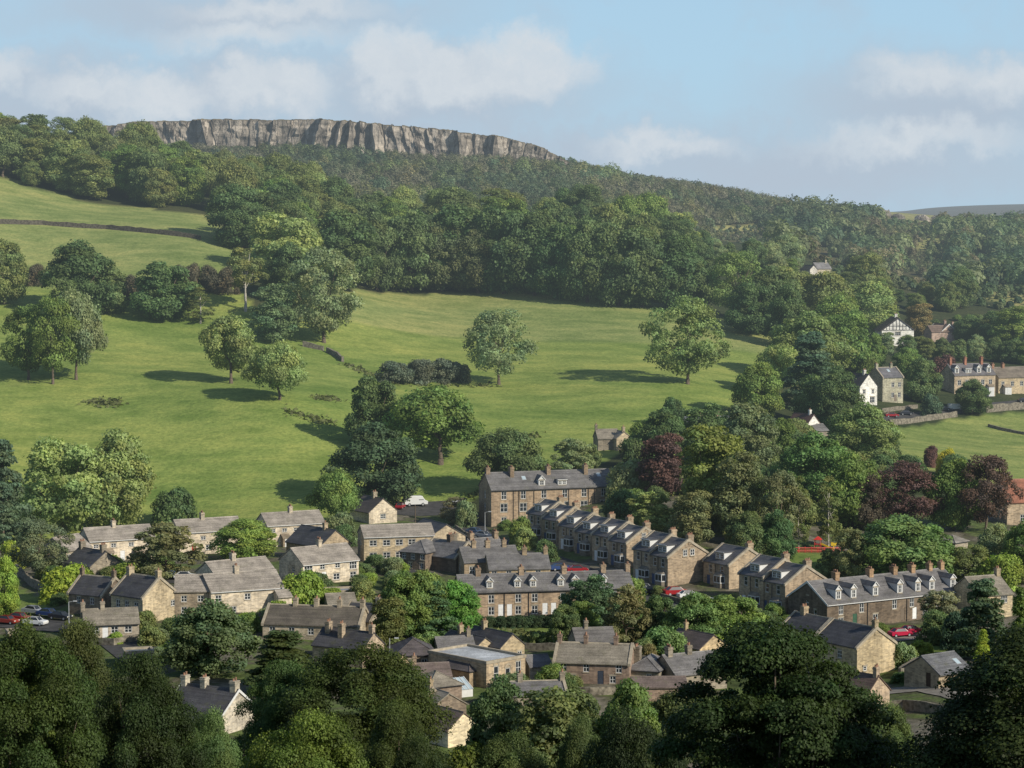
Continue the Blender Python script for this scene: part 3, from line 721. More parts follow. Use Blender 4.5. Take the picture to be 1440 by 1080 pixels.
h = House('garage', 'low slate roofed garage with a dark doorway beside the golden cypress', (1320,948,969), 36, px(1320,969,52,36), 7, 'R', 30, (.34,.27,.18), (.12,.12,.122), Lw=(), Ld=[(.3, (.05,.03,.02))], over=.45, cat='garage'); h.skylight(.8, .3)

# lower centre
h = House('hall', 'flat roofed stone hall with arched windows and pale cornice in the lower centre', (684,931,968), 44, px(684,968,55,44), 13, 'R', 20, (.40,.315,.215), (.42,.43,.43), cat='hall', flat=True,
          Rw=[(.25, 2.0, 1.0, 2.2, 0), (.55, 1.5, 1.0, 2.0, 0), (.82, 2.3, 1.1, 2.0)])
m, fin = h.extra('arch', 'coping')
for u in (.25, .55):
    for k in range(8):
        a0, a1 = PI*k/8, PI*(k+1)/8; z = 3.1 if u < .4 else 2.5
        m.poly([(u*h.R+math.cos(a)*r, -.05, z+math.sin(a)*r) for a, r in ((a0, .5), (a0, .72), (a1, .72), (a1, .5))])
fin()
h = House('stone_house', 'pyramid roofed stone block in front of the flat roofed hall', (660,943,967), 45, 4.2, 7, 'R', 28, (.35,.27,.18), (.10,.085,.08), hip=True, Rw=[(.4, 1.6, .7, 1.3, 0), (.75, 1.6, .7, 1.3, 0)])
h = House('stone_house', 'dark pyramid roofed house beside the lamp post', (556,921,948), 10, px(556,948,58,10), 8, 'R', 30, (.17,.14,.105), (.085,.072,.07), hip=True, Rw=[(.3, 1.6, .9, 1.3), (.7, 1.6, .9, 1.3)])
h = House('stone_house', 'twin gabled house behind the hall, left lower gable', (667,913,931), 40, 4.5, 9, 'L', 34, (.42,.34,.22), DARK, ch=[(.7, .6, .8, 2)])
h = House('stone_house', 'twin gabled house behind the hall, right higher gable', (704,911,931), 40, 5, 9.5, 'L', 37, (.42,.34,.22), DARK, Rw=[(.8, .8, .9, 1)], ch=[(.75, .6, .8, 2)])
h = House('stone_house', 'brown hipped house with a glass lean-to right of the leafy oak', (603,966,987), 30, 5.5, 6, 'R', 30, (.22,.17,.13), STONE_ROOF, hip=True)
m, fin = h.extra('conservatory', ['white_paint', 'pale_glass'])
m.box(5.7, 7.9, 1, 3.8, -1, 1.0, 0); m.prism([(.9, 1.01), (3.9, 1.01), (3.9, 2.3)], 5.7, 7.9, 1)
for x in (5.65, 6.4, 7.15, 7.85): m.prism([(.85, 1.03), (.95, 1.03), (3.9, 2.33), (3.9, 2.38)], x, x+.1, 0)
fin()
h = House('stone_house', 'narrow buff gable crowned by a slim chimney, beside the leafy oak', (592,990,1014), 44, 4.3, 8, 'L', 40, (.42,.33,.21), (.10,.085,.08), ch=[(.05, .5, .6, 1)], verge='coping')
h = House('stone_house', 'shaded brown gable between the slim chimney house and the cream gable', (607,996,1018), 32, 5.6, 8, 'L', 31, (.20,.16,.12), STONE_ROOF)
h = House('cottage', 'bright cream painted gable peeping out between the dark foreground trees', (630,1027,1052), 40, px(630,1052,43,40), 8, 'L', 36, CREAM, (.12,.09,.07))
h = House('stone_house', 'low wide slate roof stretching right from the hall above the green trees', (712,979,1000), 8, px(712,1000,86,8), 7, 'R', 20, GREYST, SLATE, ch=[(.28, .7, .8, 2), (.98, .7, .8, 1)], verge='coping')
h = House('shed', 'small pale walled outhouse between the hall and the pinkish house', (745,938,957), 18, 3.6, 5, 'R', 26, (.42,.36,.27), SLATE, cat='shed')
h = House('stone_house', 'long pinkish stone house with stone slate roof and three white upper windows', (885,934,964), 80, 7.5, px(885,964,106,10), 'L', 31, PINK, STONE_ROOF, verge='coping',
          Lw=[(.14, 2.5, .9, 1.3), (.57-.35+.0, .8, .9, 1.1), (.57, 2.5, .9, 1.3), (.87, 2.5, .9, 1.3), (.75, .8, .9, 1.1)], Ld=[(.38, (.05,.06,.08))], ch=[(.22, .6, .8, 2), (.62, .6, .8, 2), (.97, .6, .8, 1)])
h = House('stone_house', 'slate roofed house with a tall chimney rising behind the pinkish house', (812,908,928), 11, 6.5, 7, 'R', 31, GREYST, (.13,.12,.11), ch=[(.33, .6, .8, 2)], Rw=[(.75, 1.3, .8, 1)])
h = House('stone_house', 'slate house with massive dark chimney stack right of the pinkish house', (926,943,966), 72, 8, 5, 'L', 30, GREYST, SLATE, hip=True, ch=[(.9, 1.2, 1.4, 3)], Lw=[(.3, 1.4, .8, 1)])
h = House('stone_house', 'slate roofs with two chimneys running behind the top of the big dark sycamore', (950,950,970), 26, 9, 8, 'R', 30, GREYST, SLATE, ch=[(.12, .8, 1.2, 3), (.5, .8, 1, 2)])
h = House('stone_house', 'small glowing buff gable with dark roof above the big dark sycamore', (984,913,931), 40, 6.2, 8, 'L', 31, (.45,.35,.21), (.085,.068,.06), ch=[(.8, .5, .6, 1)])

h = House('cottage', 'low brown roofed outbuilding in front of the massive dark chimney stack', (890,967,984), 4, 8, 4.5, 'R', 24, PINK, (.13,.10,.085))
h = House('cottage', 'tiny buff gable just right of the lamp post by the cream gables', (551,941,958), 42, 4.2, 6, 'L', 42, (.46,.36,.23), (.10,.08,.07))
h = House('stone_house', 'brown roofed house low down between the oak and the pyramid roofed block', (575,955,975), 12, 6.5, 6, 'R', 28, (.28,.21,.15), (.13,.10,.085), ch=[(.2, .6, .8, 1)])
h = House('stone_house', 'slate house with end chimney behind the pyramid roofed house by the lamp post', (618,918,934), 14, 6, 6, 'R', 32, GREYST, SLATE, ch=[(.9, .6, .8, 2)])
# lower left
h = House('terrace', 'long mossy stone roofed row with three chimneys and a cream end gable', (505,881,906), 80, px(505,906,14,80) if False else 8, px(505,906,138,10), 'L', 32, (.40,.34,.25), (.105,.09,.07), verge='coping',
          ch=[(.02, .7, 1, 2), (.26, .7, 1, 2), (.5, .7, 1, 2), (.72, .7, 1, 2)], Lw=row(5, 1.9, 1, 1.2, .1, .9), cat='terraced houses')
h = House('stone_house', 'narrow house with a cream gable and tall chimney just right of the long mossy row', (522,874,900), 62, 6, 6, 'L', 38, (.42,.36,.27), DARK, ch=[(.05, .7, .9, 2)], verge='coping')
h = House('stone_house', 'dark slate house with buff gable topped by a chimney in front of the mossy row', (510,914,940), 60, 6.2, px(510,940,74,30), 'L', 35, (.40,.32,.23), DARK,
          ch=[(.03, .7, .8, 1), (.55, .8, 1, 2, 1.2), (.85, .8, 1, 2, .6)])
h = House('shed', 'small brown roofed outbuilding behind the mossy row', (462,852,868), 14, 5, 6, 'R', 27, GREYST, STONE_ROOF, cat='shed')
h = House('shed', 'flat grey roofed garage among bushes below the corner windowed council house', (462,832,842), 14, 5.5, 4.5, 'R', 12, GREYST, (.20,.21,.22), flat=True, cat='garage')
h = House('stone_house', 'dark slate house with white bargeboards and three chimneys in the lower left trees', (312,1006,1035), 60, 7.5, 9.5, 'L', 36, (.46,.41,.33), DARK, ch=[(.06, .9, 1.1, 2), (.6, .8, 1, 2), (.95, .8, 1, 2)], verge='white', chim_col=(.4,.36,.28))
h = House('shed', 'flat topped stone outbuilding below the mossy roofed cottage', (176,917,936), 14, 4.4, 3.5, 'R', 10, (.33,.27,.2), (.14,.16,.17), flat=True, cat='shed')
h = House('shed', 'low stone outbuilding at the left picture edge beside the street', (12,889,905), 20, 4, 3, 'R', 12, (.38,.3,.22), (.18,.16,.14), flat=True, cat='shed')

# on the field and to the right
h = House('cottage', 'lone stone cottage with two tall chimneys at the bottom of the green field', (867,617,634), 25, px(867,634,22,25), 5.5, 'L', 36, (.42,.35,.24), STONE_ROOF, ch=[(.1, .6, .7, 1)], Rw=[(.5, 1.5, .9, 1.1)])
w = House('', '', (841,617,634), 10, 5.6, 6, 'R', 34, GREYST, STONE_ROOF, parent=h, ch=[(.02, .6, .7, 1)])
h = House('stone_house', 'slate roofed house almost hidden in trees, only its chimneys and roof showing', (968,602,618), 12, 15, 7, 'R', 36, BROWN, (.14,.145,.16), ch=[(.3, .8, 1.1, 3), (.6, .8, 1.1, 3), (.92, .8, 1.1, 3)])
h = House('cottage', 'white gabled house with red brown roof sunk among the dark trees', (1133,600,618), 38, 6, 7.5, 'L', 45, WHITE, (.11,.06,.045), ch=[(.2, .6, .7, 1)])
w = House('', '', (1148,606,620), 30, 4, 5, 'R', 30, GREYST, SLATE, parent=h)
h = House('detached_house', 'white walled house with steep gable and dark roof, left of the ivy clad house', (1209,544,569), 33, px(1209,569,27,33), px(1209,569,26,57), 'L', 46, WHITE, (.075,.068,.068),
          Rw=[(.25, 3.9, 1.2, 1.2), (.75, 3.9, 1.0, 1.2), (.72, 1.3, 2.0, 1.8, 2)], ch=[(.2, .8, .9, 3)])
h = House('detached_house', 'grey stone house with ivy on its front, right beside the white gable', (1241,531,565), 24, px(1241,565,31,24), 8.5, 'R', 33, (.36,.34,.25), (.125,.12,.125),
          Rw=[(u, z, 1.1, 1.5) for u in (.5, .82) for z in (5.2, 2.0)], ch=[(.04, .8, 1, 2), (.75, .8, 1, 2)], verge='coping', Rd=[(.62, (.2,.16,.12))]); h.skylight(.5, .5)
h = House('terrace', 'right edge row with white gabled dormers and tall red chimneys above the walled road', (1342,528,554), 20, px(1342,554,62,20), 9, 'R', 36, (.40,.32,.22), (.13,.12,.12), cat='terraced houses',
          Rw=row(5, 3.6, 1.3, 1.6), Rd=[(.3, WD), (.7, GREEN)], ch=[(.06, .8, 1.2, 3), (.42, .8, 1.2, 3), (.82, .8, 1.2, 3)], dorm=[(.08, 1.5, 1.9), (.36, 2.1, 1.5, 'flat'), (.62, 1.5, 1.9), (.86, 1.5, 1.9)], chim_h=2.2, chim_col=(.3,.14,.09))
h.bay(h.R*.5, 'R', 2.6); h.porch(h.R*.85, 2, 1.6, 2.7, True)
h = House('terrace', 'tan roofed terrace cut by the right picture edge', (1404,531,553), 20, 14, 9, 'R', 33, (.42,.34,.22), (.17,.14,.105), cat='terraced houses', Rw=row(4, 3.0, 1.2, 1.5), ch=[(.02, .8, 1.2, 3), (.3, .8, 1.2, 3)], chim_col=(.3,.17,.11))
h.porch(h.R*.2, 2.4, 1.6, 2.6, True)
h = House('timbered_house', 'black and white half-timbered gable house among the upper right trees', (1240,464,483), 8, px(1240,483,46,8), 9, 'L', 36, WHITE, (.11,.075,.06), ch=[(.3, .8, 1, 3)], Rw=[(.5, 3.6, 2.2, 1.3, 2), (.25, 1.3, 1.6, 1.3, 2), (.75, 1.3, 1.6, 1.3, 2)], over=.6)
m, fin = h.extra('timber_frame', 'dark_metal')
for u in np.linspace(.04, .96, 10): m.box(u*h.R-.1, u*h.R+.1, -.07, -.003, h.wh-.1, h.wh + min(u, 1-u)*h.R*h.tan - .15)
m.box(0, h.R, -.075, -.004, h.wh-.22, h.wh+.02); m.box(h.R*.2, h.R*.8, -.076, -.004, h.wh+1.3, h.wh+1.5)
for sg in (0, 1):
    a, b = ((0, h.wh), (h.R/2, h.wh+h.rise)) if sg == 0 else ((h.R, h.wh), (h.R/2, h.wh+h.rise))
    m.poly([(a[0], -.2, a[1]-.35), (b[0], -.2, b[1]-.4), (b[0], -.2, b[1]+.1), (a[0], -.2, a[1]+.05)])
fin()
h = House('detached_house', 'cross gabled brown roofed house right of the half-timbered house', (1322,468,482), 28, 8.5, 9, 'L', 36, (.40,.3,.24), (.15,.105,.08), ch=[(.3, .8, 1, 3)], verge='white')
w = House('', '', (1310,467,482), 20, 12, 6, 'R', 36, (.40,.3,.24), (.15,.105,.08), parent=h, ch=[(.9, .8, 1, 3)])
h = House('farmhouse', 'distant pale farmhouse alone in the far right woods', (1149,378,388), 20, px(1149,388,21,20), 7, 'R', 34, (.52,.46,.34), (.2,.19,.185), ch=[(.85, .7, .9, 1)])
w = House('', '', (1139,379,389), 25, px(1139,389,11,25), 8, 'L', 42, (.55,.52,.46), (.1,.09,.09), parent=h)
h = House('brick_house', 'orange tile roofed house at the right edge beside the copper beeches', (1416,706,738), 8, 12, 9.5, 'R', 42, (.42,.33,.23), (.27,.11,.065), ch=[(.07, .9, 1.2, 2)], chim_col=(.4,.15,.08), Rw=[(.3, 1.5, 1.2, 1.3), (.75, 3.2, 1.2, 1.2)])
h = House('pavilion', 'little pyramid roofed pavilion hidden in the park trees', (1343,763,775), 45, 4.6, 4.6, 'R', 26, GREYST, (.22,.2,.17), hip=True, cat='pavilion')
# ------------------------------------------------------------------ trees
rng = np.random.default_rng(11)

def leaf_quads(P, N, size, r):
    """irregular four-cornered leaf clusters at points P facing N"""
    n = len(P); N = N/np.linalg.norm(N, axis=1, keepdims=True)
    a = r.normal(size=(n, 3)); U = np.cross(N, a); U /= np.linalg.norm(U, axis=1, keepdims=True) + 1e-9
    W = np.cross(N, U); sz = size*r.uniform(.42, 1.5, (n, 1)); asp = r.uniform(.6, 1.0, (n, 1)); bend = N*sz*r.uniform(-.35, .1, (n, 1))
    V = np.stack([P - U*sz, P - W*sz*asp + bend, P + U*sz, P + W*sz*asp + bend], 1).reshape(-1, 3)
    return V, np.arange(n*4).reshape(n, 4)

PROF = {
 'dome': lambda t: np.sqrt(np.clip(1-np.clip(t-.22, 0, 1)**2/.62, 0, 1)) * np.clip(.45+t*2.6, 0, 1),
 'tall': lambda t: np.sqrt(np.clip(1-(2*t-.85)**2/1.35, 0, 1)) * np.clip(.5+t*2, 0, 1),
 'cone': lambda t: np.clip(1.02-t, 0, 1)**.8 * np.clip(.6+t*3, 0, 1),
 'narrow': lambda t: np.sqrt(np.clip(1-(2*t-.8)**2/1.5, 0, 1)),
 'bush': lambda t: np.sqrt(np.clip(1-t**2, 0, 1)),
}
def crown_pts(seed, W, H, zb, kind, ncl, nleaf, rc, leaf, open_=0.0, inner=.25, flat=.75):
    r = np.random.default_rng(seed); prof = PROF[kind]
    lob = [(r.uniform(0, 2*PI), r.uniform(.1, .9), r.uniform(.4, .95), r.uniform(-.42, .30)) for _ in range(12)]
    CP, CR = [], []
    hz = H - zb
    while len(CP) < ncl:
        t = r.uniform(0, 1)**.9; th = r.uniform(0, 2*PI)
        if r.uniform() > prof(t)*.85+.15: continue
        k = 1.0
        for a, tt, wd, am in lob:
            d = math.acos(max(-1, min(1, math.cos(th-a)))); k += am*math.exp(-(d/wd)**2 - ((t-tt)/.25)**2)
        if open_ and k < .8 and r.uniform() < open_: continue
        rr = (r.uniform(.78, .98) if r.uniform() > inner else r.uniform(.15, .7))
        R = max(prof(t)*k*rr*W/2 - rc*.45*W/2*.3, 0)
        c = rc*W*r.uniform(.5, 1.4)
        CP.append((R*math.cos(th), R*math.sin(th), zb + t*hz - c*.35)); CR.append(c)
    CP = np.array(CP); CR = np.array(CR)
    Ps, Ns, Ts = [], [], []
    ctr = np.array([0, 0, zb + hz*.35])
    for p, c in zip(CP, CR):
        n = int(nleaf*(c/(rc*W))**2*r.uniform(.8, 1.2)); d = r.normal(size=(n*2, 3)); d /= np.linalg.norm(d, axis=1, keepdims=True)
        out = p - ctr; out = out/(np.linalg.norm(out)+1e-6)
        keep = (d[:, 2]*.7 + d@out*.6 + r.uniform(-.7, .4, len(d))) > -.25
        d = d[keep][:n]; q = p + d*c*np.array([1, 1, flat])*(1.0 + .16*r.normal(size=(len(d), 1)) - .1)
        nn = d*.8 + np.array([0, 0, .35]) + out*.2 + r.normal(size=d.shape)*.5
        ct = r.uniform(.78, 1.22); hue = r.uniform(-.1, .1)
        t = ct*r.uniform(.72, 1.28, len(d))*np.clip(.85+.25*d[:, 2], .6, 1.1)  # random leaf tone, with self-shading painted in: clump undersides darker, tops lighter
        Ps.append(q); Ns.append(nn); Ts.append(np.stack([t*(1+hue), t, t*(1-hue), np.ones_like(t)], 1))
    P, N, T = np.concatenate(Ps), np.concatenate(Ns), np.concatenate(Ts)
    return P, N, T, CP, CR
PROTO = {}; LEAF = .74; MORE = 1.75
def proto(name, seed, W, H, zb, kind, ncl, nleaf, rc, leaf, tr=.35, limbs=9, pale=False, stems=1, **kw):
    P, N, T, CP, CR = crown_pts(seed, W, H, zb, kind, ncl, nleaf*MORE, rc, leaf, **kw)
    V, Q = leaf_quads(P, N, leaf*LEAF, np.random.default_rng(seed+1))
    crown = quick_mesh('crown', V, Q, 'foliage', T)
    r = random.Random(seed); m = MB()
    for s_ in range(stems):
        ox = (s_-(stems-1)/2)*W*.12
        a = Vector((ox*.6, 0, -1.0)); zt = zb + (H-zb)*(.75 if kind in ('cone', 'narrow') else .28); pts = [a]
        for i in range(1, 5): pts.append(Vector((ox + r.uniform(-.3, .3)*tr*2, r.uniform(-.3, .3)*tr*2, -1 + (zt+1)*i/4)))
        for i in range(4): m.tube(pts[i], pts[i+1], tr*(1.5 if i == 0 else 1.08-.2*i), tr*(1.05-.2*i), 8)
        order = sorted(range(len(CP)), key=lambda i: r.random())[:limbs]
        for i in order:
            e = Vector(CP[i]); st = pts[2].lerp(pts[4], r.uniform(.1, 1)); mid = st.lerp(e, .5) + Vector((0, 0, -(e-st).length*.06))
            m.tube(st, mid, tr*.42, tr*.27, 5); m.tube(mid, e, tr*.27, tr*.07, 5)
    We = (np.quantile(P[:, 0], .994)-np.quantile(P[:, 0], .006) + np.quantile(P[:, 1], .994)-np.quantile(P[:, 1], .006))/2; He = np.quantile(P[:, 2], .996)
    PROTO[name] = (crown, m.mesh('trunk', 'pale_bark' if pale else 'bark', True), We, He)
proto('oak1', 21, 16, 15, 4.9, 'dome', 105, 120, .135, .36, .45, open_=.5)
proto('oak2', 22, 16, 15, 4.5, 'dome', 100, 125, .14, .36, .45, open_=.6)
proto('syc1', 31, 14, 16, 1.6, 'dome', 130, 105, .125, .34, .4)
proto('syc2', 32, 14, 17, 1.4, 'tall', 140, 100, .125, .34, .4)
proto('syc3', 33, 13, 15, 1.2, 'dome', 120, 110, .13, .34, .4)
proto('ash1', 41, 15, 18, 3.9, 'tall', 95, 105, .12, .30, .38, 14, open_=.8, inner=.35)
proto('ash2', 42, 15, 18, 3.3, 'tall', 110, 95, .11, .30, .38, 14, open_=.8, inner=.35)
proto('tall1', 51, 10, 17, 1.6, 'tall', 110, 100, .14, .30, .3)
proto('con1', 61, 8, 15, .8, 'cone', 120, 75, .12, .26, .25, 6, flat=.5)
proto('con2', 62, 6, 15, .6, 'cone', 110, 75, .14, .24, .25, 5, flat=.9)
proto('birch1', 71, 6, 17, 2.2, 'narrow', 80, 60, .15, .22, .16, 16, pale=True, open_=.7)
proto('pine1', 72, 9, 17, 7.5, 'dome', 50, 90, .15, .30, .28, 8, pale=True, stems=2)
proto('bush1', 81, 6, 4.2, .0, 'bush', 60, 80, .16, .22, .1, 4)
proto('bush2', 82, 6, 4.0, .0, 'bush', 55, 85, .17, .22, .1, 4)
proto('willow1', 83, 9, 11, 1.0, 'dome', 90, 85, .11, .24, .16, 14, open_=.8, inner=.4)
proto('fore1', 91, 15, 22, 2.0, 'dome', 210, 620, .10, .12, .5, 16, open_=.6)
proto('fore2', 92, 15, 20, 1.5, 'tall', 210, 620, .10, .118, .5, 16)
proto('fore3', 93, 13, 14, .8, 'dome', 190, 560, .105, .108, .4, 12)
proto('hero', 95, 17, 22, 1.5, 'dome', 300, 560, .085, .142, .55, 20, flat=.55, open_=.6)

G1 = (.15, .21, .055); G2 = (.098, .145, .052); G3 = (.23, .30, .055); G4 = (.175, .20, .068); G5 = (.21, .255, .12)
G6 = (.13, .172, .064); LIME = (.29, .34, .05); COP = (.12, .068, .058); GOLD = (.45, .40, .045); TEAL = (.095, .145, .08); RUST = (.21, .175, .075); PALE = (.24, .29, .10)
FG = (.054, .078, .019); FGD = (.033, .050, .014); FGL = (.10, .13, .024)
NTREE = 0
def plant(x0, x1, yt, yb, kind, col, label=None, group=None, cat='tree', name='broadleaf_tree', Y=None, parts=True, rz=None):
    global NTREE
    NTREE += 1
    xc = (x0+x1)/2
    if Y is None: g = hit(xc, yb)
    else:
        d = ray(xc, yt); X = d[0]*Y/d[1]; g = Vector((X, Y, tz(X, Y)))
    s = scale_at(g); crown, trunk, W, H = PROTO[kind]
    w = (x1-x0)/s; h = (yb-yt)/s if Y is None else (at(xc, yt, Y)[2] - g.z)
    h /= .985
    return put_tree(g, w, h, kind, col, label, group, cat, name, rz)
def put_tree(g, w, h, kind, col, label, group, cat, name, rz=None):
    crown, trunk, W, H = PROTO[kind]
    o = empty(name, g, random.uniform(0, 2*PI) if rz is None else rz); o.scale = (w/W, w/W, h/H)
    tag(o, label, cat, group)
    j = random.uniform(.9, 1.1); hx = random.uniform(.94, 1.06)
    link('crown', crown, o, col=(col[0]*j*hx*1.24, col[1]*j*1.24, col[2]*j*1.24)); link('trunk', trunk, o)
    return o

# --- trees that stand alone on the field
T = plant
T(284,366,447,539,'oak1',PALE,'pale domed field tree with branching trunk, left of a matching pair on the slope')
T(352,433,484,562,'oak2',PALE,'pale umbrella shaped field tree, right and lower one of the pair on the slope')
T(655,748,438,541,'ash1',G5,'airy pale field tree with bare lower trunk beside the dark thorn bushes')
T(914,1020,421,540,'ash2',PALE,'tall open crowned field tree casting a long shadow left, nearest the right wood')
T(556,682,547,653,'oak1',G1,'wide spreading oak with thick forked trunk in the middle of the lower field')
T(490,561,532,630,'syc3',G2,'rounded dark tree just left of the wide spreading oak')
T(468,590,600,708,'syc1',(.075,.12,.055),'massive very dark tree above the lone bungalow')
T(440,507,664,738,'oak2',G1,'small fan branched tree between council houses and bungalow',name='broadleaf_tree')
T(664,766,606,690,'oak2',G6,'low spreading tree behind the roof of the tall terrace')
T(30,145,620,746,'syc3',PALE,'yellow green tall tree, left half of the twin crown above the council houses',rz=1)
T(112,220,610,744,'syc1',PALE,'yellow green domed tree, right half of the twin crown above the council houses',rz=2)
T(215,274,688,737,'bush1',G2,'dark rounded shrub tree behind the red door council house',cat='shrub',name='shrub')
T(0,80,432,534,'ash2',G1,'leftmost of the three big trees standing together on the left slope')
T(36,112,420,540,'ash1',G1,'middle of the three big trees standing together on the left slope')
T(68,147,412,534,'oak2',G5,'rightmost of the three big trees standing together on the left slope')
T(60,166,343,442,'syc1',G2,'dark spreading tree in the hedge line under the field wall at left')
T(120,182,380,440,'syc3',G6,'smaller tree tucked right of the dark spreading hedge line tree')
T(186,272,371,449,'syc3',G2,'dense green tree at the right of the hedge line gap')
T(-25,36,340,428,'syc2',G4,'olive tree cut by the left picture edge in the hedge line')
T(262,302,405,455,'birch1',G4,'thin young tree with a pale stem alone by the long hedge')
T(318,372,350,437,'pine1',G4,'twin stemmed tree with bare pale trunks at the end of the long hedge')
T(360,420,402,482,'tall1',(.13,.19,.09),'narrow upright green tree at the corner of the field wall')
T(400,512,352,482,'ash2',G5,'big pale grey green tree overhanging the field wall corner')
T(372,440,345,430,'syc1',G2,'dark tree behind the narrow upright tree at the wall corner')
T(345,452,303,400,'syc3',PALE,'pale yellow crowned tree at the lower edge of the wood')
T(280,365,262,342,'oak1',G2,'dark wide tree with gap beneath it at the end of the field wall',rz=.5)
T(300,385,285,352,'syc1',G2,'second dark tree at the end of the field wall, partly in the first')
# thorn bushes
for i, (a, b, t, yb) in enumerate(((530,582,509,538),(568,616,506,538),(602,646,505,537),(628,662,510,538))):
    T(a,b,t,yb,'bush1' if i%2 else 'bush2',(.135,.155,.10),'grey green thorn bush in a row of four left of the airy field tree','thorn bushes in a row on the field',cat='bush',name='bush')
for a, b, t, yb in ((255,285,372,410),(278,310,374,410),(303,335,376,411),(240,268,374,408),(140,176,386,420),(168,200,388,424),(36,66,372,400)):
    T(a,b,t,yb,'bush2',(0.112,0.100,0.060),'brownish bush in the long hedge below the upper field','brown bushes of the upper field hedge',cat='bush',name='bush')

# --- woods: filled with trees of a few kinds along measured bands
def wood(poly, spacing, hr, cols, kinds, label, group, wr=(.75, 1.0), seed=1, limit=999, name='broadleaf_tree', reject=None):
    r = random.Random(seed); W = wpoly(poly)
    xs = [p[0] for p in W]; ys = [p[1] for p in W]; got = []
    for _ in range(6000):
        x = r.uniform(min(xs), max(xs)); y = r.uniform(min(ys), max(ys))
        if not inpoly(np.array([x]), np.array([y]), W)[0]: continue
        if any((x-a)**2 + (y-b)**2 < spacing**2 for a, b in got): continue
        got.append((x, y))
        if len(got) >= limit: break
    for x, y in got:
        h = r.uniform(*hr)
        for _ in range(3):
            if y > 700 and blocks_view(x, y, h): h *= .6
        w = h*r.uniform(*wr)*(1 if h > 8 else 1.3); k = r.choice(kinds); c = r.choice(cols)
        put_tree(Vector((x, y, tz(x, y)-.3)), w, h, k, c, label, group, 'tree', name, r.uniform(0, 6.28))
    return len(got)
n1 = 0
# front rank of the wood above the big field, tree by tree
xs_ = [(440,520,300,408),(500,560,305,408),(545,612,300,409),(590,650,318,410),(600,690,292,404),(640,702,318,412),(672,745,296,413),(715,790,300,415),(752,815,318,421),(790,860,310,425),(835,905,318,430),(870,935,322,432),(915,985,335,436),(945,1000,365,440)]
for i, (a, b, t, yb) in enumerate(xs_):
    plant(a-8, b+8, t, yb, ['syc2','syc1','syc3','syc2'][i%4], [G2, G6, (.105,.15,.058), (.12,.155,.058)][i%4] if i not in (3, 5) else (.125,.14,.06),
          'dark leafy tree in the front rank of the wood along the field top', 'front rank of the wood above the big field')
plant(995,1082,356,452,'ash1',(0.180,0.235,0.075),'large pale green tree at the right end of the wood above the field')
for a, b, t, yb, k, c in ((1040,1130,380,470,'syc1',G6),(1070,1150,378,455,'syc3',G4),(1020,1090,400,470,'syc3',G2),(1120,1200,385,470,'syc2',G4),(1075,1140,405,490,'syc1',G2),(1140,1215,415,490,'oak2',G1),(1180,1262,398,470,'syc2',PALE),(1150,1225,440,520,'syc3',G1)):
    plant(a, b, t, yb, k, c, 'mixed green tree in the wood right of the field top corner', 'wood right of the field top corner')
plant(1078,1190,443,540,'syc1',(0.195,0.243,0.083),'big rounded pale tree above the white gabled houses')
plant(1060,1130,486,560,'oak2',PALE,'pale domed tree left below the big rounded pale tree')
plant(1035,1100,512,590,'syc2',G1,'fresh green tree at the right edge of the big field')
plant(1100,1180,470,580,'con1',TEAL,'dark blue green conifer behind the white gabled cottage',name='conifer')
plant(1140,1212,520,610,'syc1',G2,'dark tree left of the white walled house')
plant(1115,1180,530,600,'syc3',G2,'dark tree above the sunken white gabled cottage')
W1 = 'leafy tree in the canopy of the wood rising behind the front rank'
n1 += wood([(330,330),(470,305),(700,318),(900,340),(1000,365),(1000,400),(900,405),(700,395),(520,395),(400,380)], 11.5, (14, 23), [G2, G6, G1, G4, (.105,.15,.058), PALE], ['syc1','syc2','syc3','tall1','ash1','ash2','oak2'], W1, 'canopy of the wood above the big field', seed=3, limit=52)
n1 += wood([(-40,205),(100,215),(300,262),(440,290),(470,315),(400,335),(290,300),(140,285),(0,248),(-40,245)], 11, (13, 22), [G4, G6, G1, G4, (.17,.185,.075)], ['syc1','syc2','syc3','ash2','ash1','oak2','tall1'], 'olive leafy tree in the hanging wood along the top of the left field', 'hanging wood at upper left', seed=4, limit=62)
plant(30,60,228,262,'syc1',G4,'low olive tree in front of the hanging wood at far left')
n1 += wood([(1000,352),(1130,378),(1280,415),(1440,450),(1460,500),(1300,455),(1180,420),(1010,385)], 13, (12, 18), [G2, G6, G1, G4, G5], ['syc1','syc3','oak2','tall1'], 'hazy green tree in the valley wood at upper right', 'valley wood at upper right', seed=5, limit=52)
W3 = 'rounded green tree in the garden belt around the upper right houses'
for a, b, t, yb, k, c in ((1234,1258,468,502,'tall1',G5),(1262,1290,472,503,'syc2',G6),(1284,1312,474,505,'tall1',G4),(1310,1338,476,507,'syc1',G6),(1334,1360,478,508,'syc3',G6),(1356,1388,472,508,'syc1',G5),(1384,1412,475,508,'syc2',G6),(1406,1440,478,510,'syc3',G6),(1425,1460,482,512,'syc1',G1),
    (1275,1312,428,475,'tall1',RUST),(1340,1385,445,482,'syc1',G2),(1376,1425,440,485,'syc3',G2),(1415,1462,440,490,'syc1',TEAL),(1212,1245,470,520,'syc3',G1),(1196,1240,495,525,'bush1',G1),(1272,1320,505,565,'syc3',G6),(1250,1300,490,530,'syc1',G1)):
    plant(a, b, t, yb, k, c, W3, 'garden trees around the upper right houses')
plant(1310,1345,500,530,'bush1',COP,'dark red shrub behind the red chimneyed row',cat='shrub',name='shrub')
plant(1340,1394,535,582,'syc1',G2,'dark round tree in front of the white dormered row by the road wall')
plant(1295,1325,555,585,'bush2',TEAL,'dark bush beside the parked cars on the walled road',cat='bush',name='bush')
plant(1163,1260,570,650,'syc1',(0.188,0.243,0.083),'large rounded sycamore left of the right-hand field')

